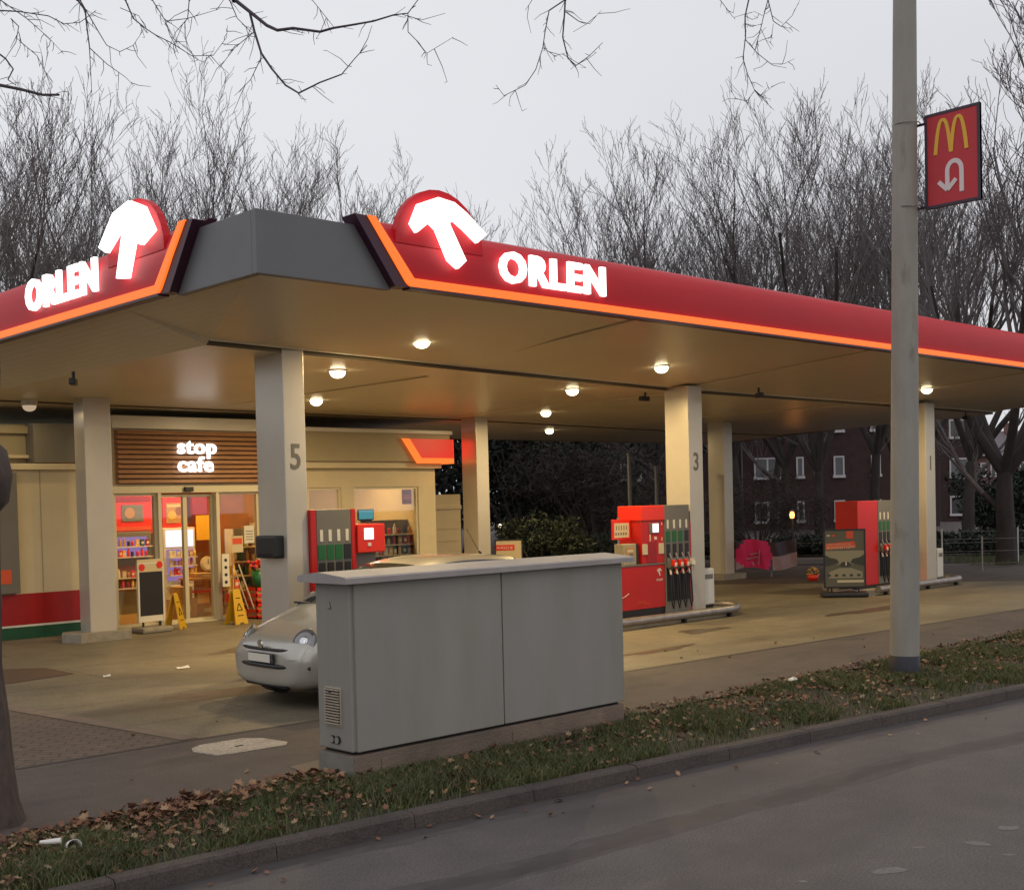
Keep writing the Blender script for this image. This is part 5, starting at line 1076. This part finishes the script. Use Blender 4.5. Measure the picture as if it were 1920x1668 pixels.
TR = [ # pixel column, distance, proto, scale, label
 (1538, 47, 1, 1.02, 'tall twin-limbed bare tree just left of the lamp post'), (1640, 49, 0, 1.04, 'tall bare tree whose crown passes behind the lamp post'),
 (1385, 52, 2, 1.12, 'broad bare tree over the middle of the red fascia'), (1235, 50, 0, 1.0, 'bare tree rising above the lit lettering'),
 (1120, 56, 3, 1.0, 'lower bare tree left of the crown over the lettering'), (1010, 62, 2, .82, 'small bare tree above the bird emblem'),
 (905, 60, 3, .9, 'thin bare tree above the right emblem'), (790, 60, 1, .92, 'bare tree over the right end of the grey corner'), (690, 52, 2, 1.0, 'bare tree above the grey canopy corner'),
 (585, 50, 0, .98, 'bare tree just left of the canopy corner'), (470, 60, 3, .95, 'thin bare tree between two denser crowns on the left'), (390, 48, 1, 1.0, 'dense bare tree above the left orange strip'),
 (295, 47, 2, 1.03, 'dense bare tree above the left bird emblem'), (190, 52, 0, 1.0, 'bare tree over the left lettering'), (90, 44, 3, 1.0, 'bare tree near the left edge above the fascia'), (-10, 36, 1, .95, 'nearest bare tree at the left edge behind the canopy'),
 (1745, 52, 3, .98, 'thin bare tree right of the red flag sign'), (1885, 33, 4, .98, 'large gnarled bare tree near the right edge'), (1815, 42, 2, .95, 'bare tree below and right of the red flag sign'), (2010, 31, 0, 1.1, 'tall bare tree cut by the right edge'),
 (1450, 66, 3, 1.15, 'far bare tree behind the crown left of the post'), (40, 60, 0, 1.1, 'far bare tree near the left edge'), (735, 66, 0, .95, 'far bare tree between the grey corner and the emblem'), (850, 58, 2, .78, 'low broad bare tree over the tip of the right emblem'), (955, 66, 1, .82, 'far low bare tree above the lettering'), (530, 62, 2, .95, 'broad bare tree behind the left side of the grey corner'), (640, 60, 3, 1.0, 'thin bare tree above the middle of the grey corner'), (240, 62, 3, 1.08, 'thin bare tree above the left emblem'), (340, 60, 0, 1.02, 'bare tree between the two dense left crowns'), (130, 58, 2, 1.05, 'broad bare tree behind the left lettering'), (555, 56, 1, .92, 'upright bare tree behind the corner of the canopy'), (895, 62, 0, .95, 'low upright bare tree behind the right lettering'), (1185, 60, 2, .95, 'broad bare tree rising behind the last lit letter'), (1300, 62, 1, .98, 'upright bare tree between two broad crowns over the fascia'), (1470, 56, 0, .96, 'bare tree between the crown and the twin-limbed tree'), (1690, 58, 1, 1.0, 'bare tree hidden partly by the lamp post'), (1060, 58, 0, .86, 'low bare tree left of the tall crown over the fascia')]
used = set()
for i, (px_, D, pi_, sc, lb) in enumerate(TR):
    e = PROT[pi_] if pi_ not in used else copy_tree(PROT[pi_]); used.add(pi_)
    sc *= .84 if px_ < 150 else .92 if px_ < 700 else .86 if px_ < 780 else .74 if px_ < 1080 else .80 if px_ < 1130 else .9
    e.location = U(Ud(px_, D), D, -.25); e.rotation_euler = (0, 0, i*1.37); e.scale = (sc, sc, sc); tag(e, lb, 'tree', 'bare winter trees behind the filling station')
# street tree at the left edge with hanging branches
st = empty('street_tree', (2.96, 8.17, 0), 'street tree trunk at the left edge whose bare twigs hang across the top', 'tree')
TO = Vector((2.96, 8.17, 0))
b = MB(); b.tube([(2.96, 8.17, -.06), (2.95, 8.2, .1), (2.945, 8.24, .35), (2.94, 8.28, .65), (2.94, 8.33, 1.01), (2.96, 8.37, 1.4), (2.98, 8.42, 1.88), (3.04, 8.48, 2.94), (3.11, 8.6, 4.39), (3.16, 8.61, 6.0), (3.2, 8.7, 8)], [.29, .275, .265, .258, .25, .248, .25, .25, .23, .2, .1], 'barknear', 48)
for q, (x_, y_, z_) in enumerate(b.v):
    a_ = math.atan2(y_-8.4, x_-3.0); k_ = 1 + .035*math.sin(9*a_+z_*1.3)+.03*math.sin(17*a_-z_*2.1)+.03*math.sin(z_*7+a_*3)
    b.v[q] = (3.0+(x_-3.0)*k_, 8.4+(y_-8.4)*k_, z_)
o = b.build('trunk', st); o.matrix_parent_inverse = Matrix.Translation(-TO)
b = MB(); b.lathe([(0, 1.93), (.1, 1.97), (.2, 2.08), (.23, 2.25), (.2, 2.42), (.12, 2.5), (0, 2.55)], 'barknear', 18, (3.05, 8.27)); o = b.build('burr', st); o.matrix_parent_inverse = Matrix.Translation(-TO)
S = []; OUT = []
rg = random.Random(4)
def pline(pts, r0, r1):
    n = len(pts)-1
    for i in range(n):
        ra = r0+(r1-r0)*i/n; rb = r0+(r1-r0)*(i+1)/n; S.append((pts[i], pts[i+1], ra, rb))
LIMB2 = [(3.16, 8.61, 6.0), (3.66, 7.73, 6.46), (4.32, 6.55, 6.44), (5.2, 5.56, 6.28), (6.13, 5.09, 6.16), (6.82, 4.69, 5.96), (7.2, 4.4, 5.8)]
pline([(3.15, 8.6, 5.6), (3.22, 8.2, 5.9), (3.32, 7.4, 5.95), (3.45, 6.6, 5.7), (3.62, 6.15, 5.2), (3.696, 5.978, 4.80)], .05, .018)
pline(LIMB2, .07, .02)
dens = []
for a_, c_ in zip(LIMB2, LIMB2[1:]):
    for k in range(8): dens.append(tuple(a_[j]+(c_[j]-a_[j])*k/8 for j in range(3)))
pline([(3.04, 8.48, 3.6), (3.0, 8.2, 4.0), (3.0, 7.8, 4.35)], .04, .022)
for r0, r1, pts, top in TWIGS:
    if top and not (abs(pts[0][0]-3.696) < .01):
        p = pts[0]; near = min(dens, key=lambda q: (q[0]-p[0])**2+(q[1]-p[1])**2+.3*(q[2]-p[2])**2)
        mid = tuple((p[j]+near[j])/2 + (rg.uniform(-.08, .08)) for j in range(3)); q2 = (p[0]+(mid[0]-p[0])*.3, p[1]+(mid[1]-p[1])*.3, p[2]+.12)
        pline([near, mid, q2, p], r0*1.8, r0)
    r0 *= .62; r1 *= .62; pline(pts, r0, r1)
    for i in range(len(pts)-1):
        a_, c_ = np.array(pts[i]), np.array(pts[i+1]); Ls = np.linalg.norm(c_-a_)
        for k in range(int(Ls/.045)+(rg.random() < .5)):
            if rg.random() < .15: continue
            q = a_+(c_-a_)*rg.random(); dv = np.array([rg.uniform(-1, 1), rg.uniform(-1, 1), rg.uniform(-1.2, .5)]) + (c_-a_)/max(Ls, .01)*.8; dv /= np.linalg.norm(dv); ln_ = rg.uniform(.03, .2)*(1 if rg.random() < .5 else .5)
            qm = q+dv*ln_*.5+np.array([rg.uniform(-.1, .1) for _ in range(3)])*ln_; q2 = q+dv*ln_; S.append((tuple(q), tuple(qm), .0024, .0019)); S.append((tuple(qm), tuple(q2), .0019, .0013))
            if rg.random() < .35: q3 = q2 + np.array([rg.uniform(-1, 1), rg.uniform(-1, 1), rg.uniform(-1, .6)])*.03; S.append((tuple(q2), tuple(q3), .0016, .001))
o = segmesh('branches', [q for q in S if q[2] > .0025], 'twig', st, .004); o.matrix_parent_inverse = Matrix.Translation(-TO)

o = segmesh('fine_twigs', [q for q in S if q[2] <= .0025], 'twig', st, .004); o.matrix_parent_inverse = Matrix.Translation(-TO)

# ================================================================ BUSHES, HEDGES
def bush(name, loc_, rx, ry, h, nleaf, m, label, cat='bush', leaf=.06, group=None, seed=1, stems=True, lump=9, flat=0.35):
    rg_ = np.random.default_rng(seed); e = empty(name, loc_, label, cat, group, R(-43.7))
    cs = np.c_[rg_.uniform(-.7, .7, lump)*rx, rg_.uniform(-.7, .7, lump)*ry, rg_.uniform(.25, .8, lump)*h]; rs = rg_.uniform(.25, .5, lump)
    k = rg_.integers(0, lump, nleaf); d = rg_.normal(size=(nleaf, 3)); d /= np.linalg.norm(d, axis=1, keepdims=True); d *= rg_.uniform(.55, 1.12, nleaf)[:, None]
    p = cs[k] + d*rs[k][:, None]*np.array([rx, ry, h*.55]); p = p[p[:, 2] > .02]; n = len(p); s = rg_.uniform(.5, 1.3, n)*leaf
    a1 = rg_.normal(size=(n, 3)); a1 /= np.linalg.norm(a1, axis=1, keepdims=True); a2 = np.cross(a1, rg_.normal(size=(n, 3))); a2 /= np.linalg.norm(a2, axis=1, keepdims=True)
    V = np.stack([p-a1*s[:, None], p+a2*s[:, None]*flat, p+a1*s[:, None], p-a2*s[:, None]*flat], 1).reshape(-1, 3)
    F = np.arange(n*4).reshape(-1, 4); rawmesh('foliage', V, F, rg_.integers(0, len(m), n), m, e)
    if stems:
        SS = []
        for c in cs: SS += [((0, 0, -.2), tuple(c*.5+[0, 0, 0]), .05, .03), (tuple(c*.5), tuple(c), .03, .012)]
        segmesh('stems', SS, 'bark', e, .0)
    return e
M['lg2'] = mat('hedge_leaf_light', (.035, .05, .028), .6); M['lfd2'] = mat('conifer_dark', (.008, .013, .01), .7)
bu = lambda px_, D, *a, **k: bush(a[0], U(Ud(px_, D), D, -.1), *a[1:], **k)
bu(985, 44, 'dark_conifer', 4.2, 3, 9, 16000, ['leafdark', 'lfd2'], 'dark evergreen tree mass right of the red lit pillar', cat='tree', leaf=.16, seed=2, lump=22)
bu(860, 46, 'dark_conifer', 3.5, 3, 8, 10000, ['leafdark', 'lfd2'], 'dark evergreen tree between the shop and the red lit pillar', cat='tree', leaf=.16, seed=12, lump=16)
bu(1120, 42, 'brown_thicket', 3.6, 2.5, 4.6, 12000, ['leafbrown', 'leafdark', 'leafbrown'], 'brown leafless thicket behind the two thin posts', leaf=.16, seed=3, lump=18, flat=.08)
bu(1015, 32, 'laurel_bush', 1.35, 1.0, 1.75, 6000, ['leafgreen', 'lg2', 'leafdark'], 'green laurel bush behind the grey cabinet', leaf=.07, seed=4, lump=12)
bu(1100, 34, 'laurel_bush', 1.6, 1.0, 1.3, 4500, ['leafdark', 'leafgreen'], 'low dark bush right of the laurel', leaf=.07, seed=5)
bu(1890, 46, 'evergreen_bush', 1.9, 1.6, 3.1, 11000, ['leafdark', 'leafgreen', 'leafgreen'], 'round dark evergreen bush in front of the right brick house', leaf=.11, seed=6, lump=14)
bu(1420, 46, 'brown_thicket', 2.6, 1.6, 3.4, 6000, ['leafbrown', 'leafbrown'], 'thin reddish thicket in front of the left house windows', leaf=.2, seed=21, lump=14, flat=.05)
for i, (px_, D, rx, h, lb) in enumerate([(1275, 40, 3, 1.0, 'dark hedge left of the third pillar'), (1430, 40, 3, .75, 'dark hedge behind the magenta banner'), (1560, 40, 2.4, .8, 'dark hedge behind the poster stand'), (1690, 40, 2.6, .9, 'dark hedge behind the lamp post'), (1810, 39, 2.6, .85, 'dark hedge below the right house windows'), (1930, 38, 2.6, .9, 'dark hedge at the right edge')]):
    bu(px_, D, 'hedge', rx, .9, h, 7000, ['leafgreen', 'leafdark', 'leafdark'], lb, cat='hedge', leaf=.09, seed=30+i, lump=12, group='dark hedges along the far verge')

# ================================================================ HOUSES
RZ = R(-43.7)
def house(px_, D, W, He, Hr, wall, label, wins, depth=9, z0=-.3, drop=True):
    e = empty('brick_house', U(Ud(px_, D), D, 0), label, 'house', 'brick houses behind the trees', RZ)
    b = MB(); b.box(0, 0, z0, W, depth, He, wall); b.build('wall', e)
    b = MB(); b.prism([(-.5, He), (depth/2, Hr), (depth+.5, He)], 'x', -.3, W+.3, 'roof'); rf = b.build('roof', e)
    b = MB(); b.box(W*.4, depth*.4, Hr-.8, W*.4+.7, depth*.4+.6, Hr+.7, wall); b.build('chimney', rf)
    for j, (u, w_, za, zb, cur) in enumerate(wins):
        b = MB(); t = .09
        b.box(u, -.08, za, u+t, .0, zb, 'wframe'); b.box(u+w_-t, -.08, za, u+w_, .0, zb, 'wframe'); b.box(u+t, -.08, zb-t, u+w_-t, .0, zb, 'wframe'); b.box(u-.05, -.14, za-.06, u+w_+.05, .0, za+t, 'wframe')
        if w_ > 1.4: b.box(u+w_*.42, -.07, za+t, u+w_*.42+.1, 0, zb-t, 'wframe')
        f = b.build('window', e); b = MB(); b.box(u+t, -.03, za+t, u+w_-t, -.005, zb-t, 'wglass'); b.build('pane', f)
        if cur: b = MB(); b.box(u+t, -.045, za+t+(.12 if cur == 1 else 0), u+w_-t, -.032, (za+zb)/2+.1 if cur == 1 else zb-t, 'curtain'); b.build('curtain', f)
    if drop:
        for u in (W*.55,): b = MB(); b.tube([(u, -.08, z0), (u, -.08, He)], .05, 'roof', 6); b.build('drainpipe', e)
    return e
u0 = Ud(940, 70)
W1 = []
for (xa, xb) in [(1415, 1471), (1494, 1508), (1564, 1584), (1634, 1652), (1705, 1750)]:
    for za, zb, cur in [(.45, 1.62, 1), (2.95, 4.12, 2), (5.5, 6.6, 0)]: W1.append((Ud(xa, 70)-u0, (xb-xa)*70/2312, za, zb, cur))
for (xa, xb) in [(955, 990), (1070, 1108), (1165, 1205), (1270, 1310)]:
    for za, zb, cur in [(3.0, 4.0, 2), (5.4, 6.4, 0)]: W1.append((Ud(xa, 70)-u0, (xb-xa)*70/2312, za, zb, cur))
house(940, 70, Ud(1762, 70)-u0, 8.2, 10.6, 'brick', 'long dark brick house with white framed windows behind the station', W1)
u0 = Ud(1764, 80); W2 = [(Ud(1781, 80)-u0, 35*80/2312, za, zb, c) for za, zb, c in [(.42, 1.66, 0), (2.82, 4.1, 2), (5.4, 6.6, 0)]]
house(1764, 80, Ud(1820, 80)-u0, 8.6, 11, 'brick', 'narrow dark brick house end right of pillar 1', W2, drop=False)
u0 = Ud(1818, 110); W3 = [(1.0, .5, 3.2, 4.4, 0), (1.9, .5, 3.2, 4.4, 0), (1.0, .5, .6, 1.6, 0), (1.9, .5, .6, 1.6, 0), (4.5, 1, 3.2, 4.4, 0)]
house(1818, 110, 12, 5.0, 7.4, 'brick2', 'paler red brick house with a grey roof at the far right', W3, drop=False)
u0 = Ud(250, 90)
house(-150, 85, 28, 7.5, 10, 'brick', 'dark brick house hidden behind the left trees', [(3, 1.2, 3, 4, 0)], drop=False)

# lantern, banner, posts, fence, flower tub
lt = empty('garden_lantern', U(Ud(1485, 38), 38, 0), 'lit orange lantern on a dark post by the brick house', 'lamp')
M['lant'] = emis('lantern_glow', (1, .3, .06), 7)
b = MB(); b.tube([(0, 0, -.1), (0, 0, 1.25)], .03, 'black'); b.build('post', lt)
b = MB(); b.lathe([(0, 1.27), (.055, 1.28), (.075, 1.38), (.05, 1.47), (0, 1.48)], 'lant', 12); b.build('glowing_glass', lt)
b = MB(); b.lathe([(.1, 1.48), (.0, 1.56)], 'black', 10); b.build('cap', lt)
ll = bpy.data.lights.new('lantern_light', 'POINT'); ll.energy = 6; ll.color = (1, .35, .08); ll.shadow_soft_size = .08
lo = bpy.data.objects.new('lantern_light', ll); COL.objects.link(lo); q = U(Ud(1485, 38), 37.8, 1.38); lo.location = q
l2 = empty('garden_lantern', U(Ud(937, 34), 34, 0), 'small white lit lamp on a slim post left of the laurel bush', 'lamp')
b = MB(); b.tube([(0, 0, -.1), (0, 0, 1.28)], .02, 'black'); b.build('post', l2); M['lant2'] = emis('white_glow', (1, .8, .6), 3)
b = MB(); b.lathe([(0, 1.28), (.045, 1.30), (.05, 1.36), (0, 1.40)], 'lant2', 10); b.build('glowing_glass', l2)
bn = empty('cloth_banner', U(Ud(1378, 30), 30, 0), 'rumpled magenta and grey banner hung low on the wire fence', 'banner', None, RZ); bn.scale = (1.06, 1, 1.1)
V = []; nu, nv = 30, 8
for i in range(nu+1):
    for j in range(nv+1):
        u = i/nu; v = j/nv; x = u*1.40; zz = .20 - .05*u + .62*v + .05*math.sin(u*7) + u*.08 - .02; V.append((x, .04*math.sin(u*22+v*3)+.03*math.sin(u*9), zz))
b = MB()
for i in range(nu):
    for j in range(nv):
        f_ = (i*(nv+1)+j, (i+1)*(nv+1)+j, (i+1)*(nv+1)+j+1, i*(nv+1)+j+1); u, v = (i+.5)/nu, (j+.5)/nv
        m_ = 'magenta' if (u-.32)**2/.075+(v-.5)**2/.40 < 1 else 'lilac' if u > .6 and v < .5 else 'signdark' if u > .5 or v > .7 else 'magenta' if u < .15 and v > .3 else 'lilac'
        b.add([V[k] for k in f_], [(0, 1, 2, 3)], m_, True)
ob = b.build('cloth', bn)
b = MB()
for u0_, z0_, u1_, z1_ in [(.22, .42, .5, .47), (.3, .52, .48, .55), (.5, .3, .53, .62), (.35, .36, .4, .28)]: b.tube([(u0_, -.1, z0_), (u1_, -.1, z1_)], .012, 'lilac', 5)
b.build('printed_strokes', bn)
fnc = empty('wire_fence', U(Ud(1180, 30.3), 30.3, 0), 'low wire fence with thin grey posts along the far verge', 'fence', None, RZ)
for k in range(9): 
    x = k*1.73; b = MB(); b.tube([(x, 0, -.1), (x, 0, .9+.03*math.sin(k))], .022, 'steel', 6); b.build('post', fnc)
b = MB()
for z in (.2, .5, .8): b.tube([(0, 0, z), (13.8, 0, z)], .004, 'steel', 4)
b.build('wire', fnc)
fn2 = empty('wire_fence', U(Ud(1765, 33), 33, 0), 'low wire fence with thin posts at the right edge', 'fence', None, RZ)
for x in (0, 2.03, 4.1): b = MB(); b.tube([(x, 0, -.1), (x, 0, .98)], .022, 'white', 6); b.build('post', fn2)
b = MB()
for z in (.3, .6, .9): b.tube([(0, 0, z), (4.1, 0, z)], .004, 'steel', 4)
b.build('wire', fn2)
for px_, D, ht, lb in [(1182, 30, 3.05, 'taller thin grey vent post behind the pump'), (1232, 31, 2.75, 'shorter thin grey vent post behind the pump')]:
    e = empty('vent_post', U(Ud(px_, D), D, 0), lb, 'post', 'thin posts behind the pumps'); b = MB(); b.tube([(0, 0, -.1), (0, 0, ht)], .045, 'postg', 8); b.build('shaft', e); b = MB(); b.lathe([(.06, ht), (.075, ht+.04), (.0, ht+.06)], 'postg', 10); b.build('cap', e)
ft = empty('flower_tub', U(Ud(1522, 28.5), 28.5, 0), 'small tub with a dome of yellow flowers by the far verge', 'plant')
b = MB(); b.lathe([(0, 0), (.1, 0), (.14, .14), (0, .14)], 'redb', 12); b.build('tub', ft)
b = MB(); rr = random.Random(8)
for i in range(70):
    a_, el = rr.uniform(0, 6.3), rr.uniform(0, 1.5); x, y, z = .14*math.cos(a_)*math.cos(el), .14*math.sin(a_)*math.cos(el), .14+.16*math.sin(el)
    b.lathe([(0, z-.01), (.025, z), (0, z+.02)], rr.choice(['gold', 'gold', 'yellow', 'leafgreen']), 6, (x, y))
b.build('blossoms', ft)
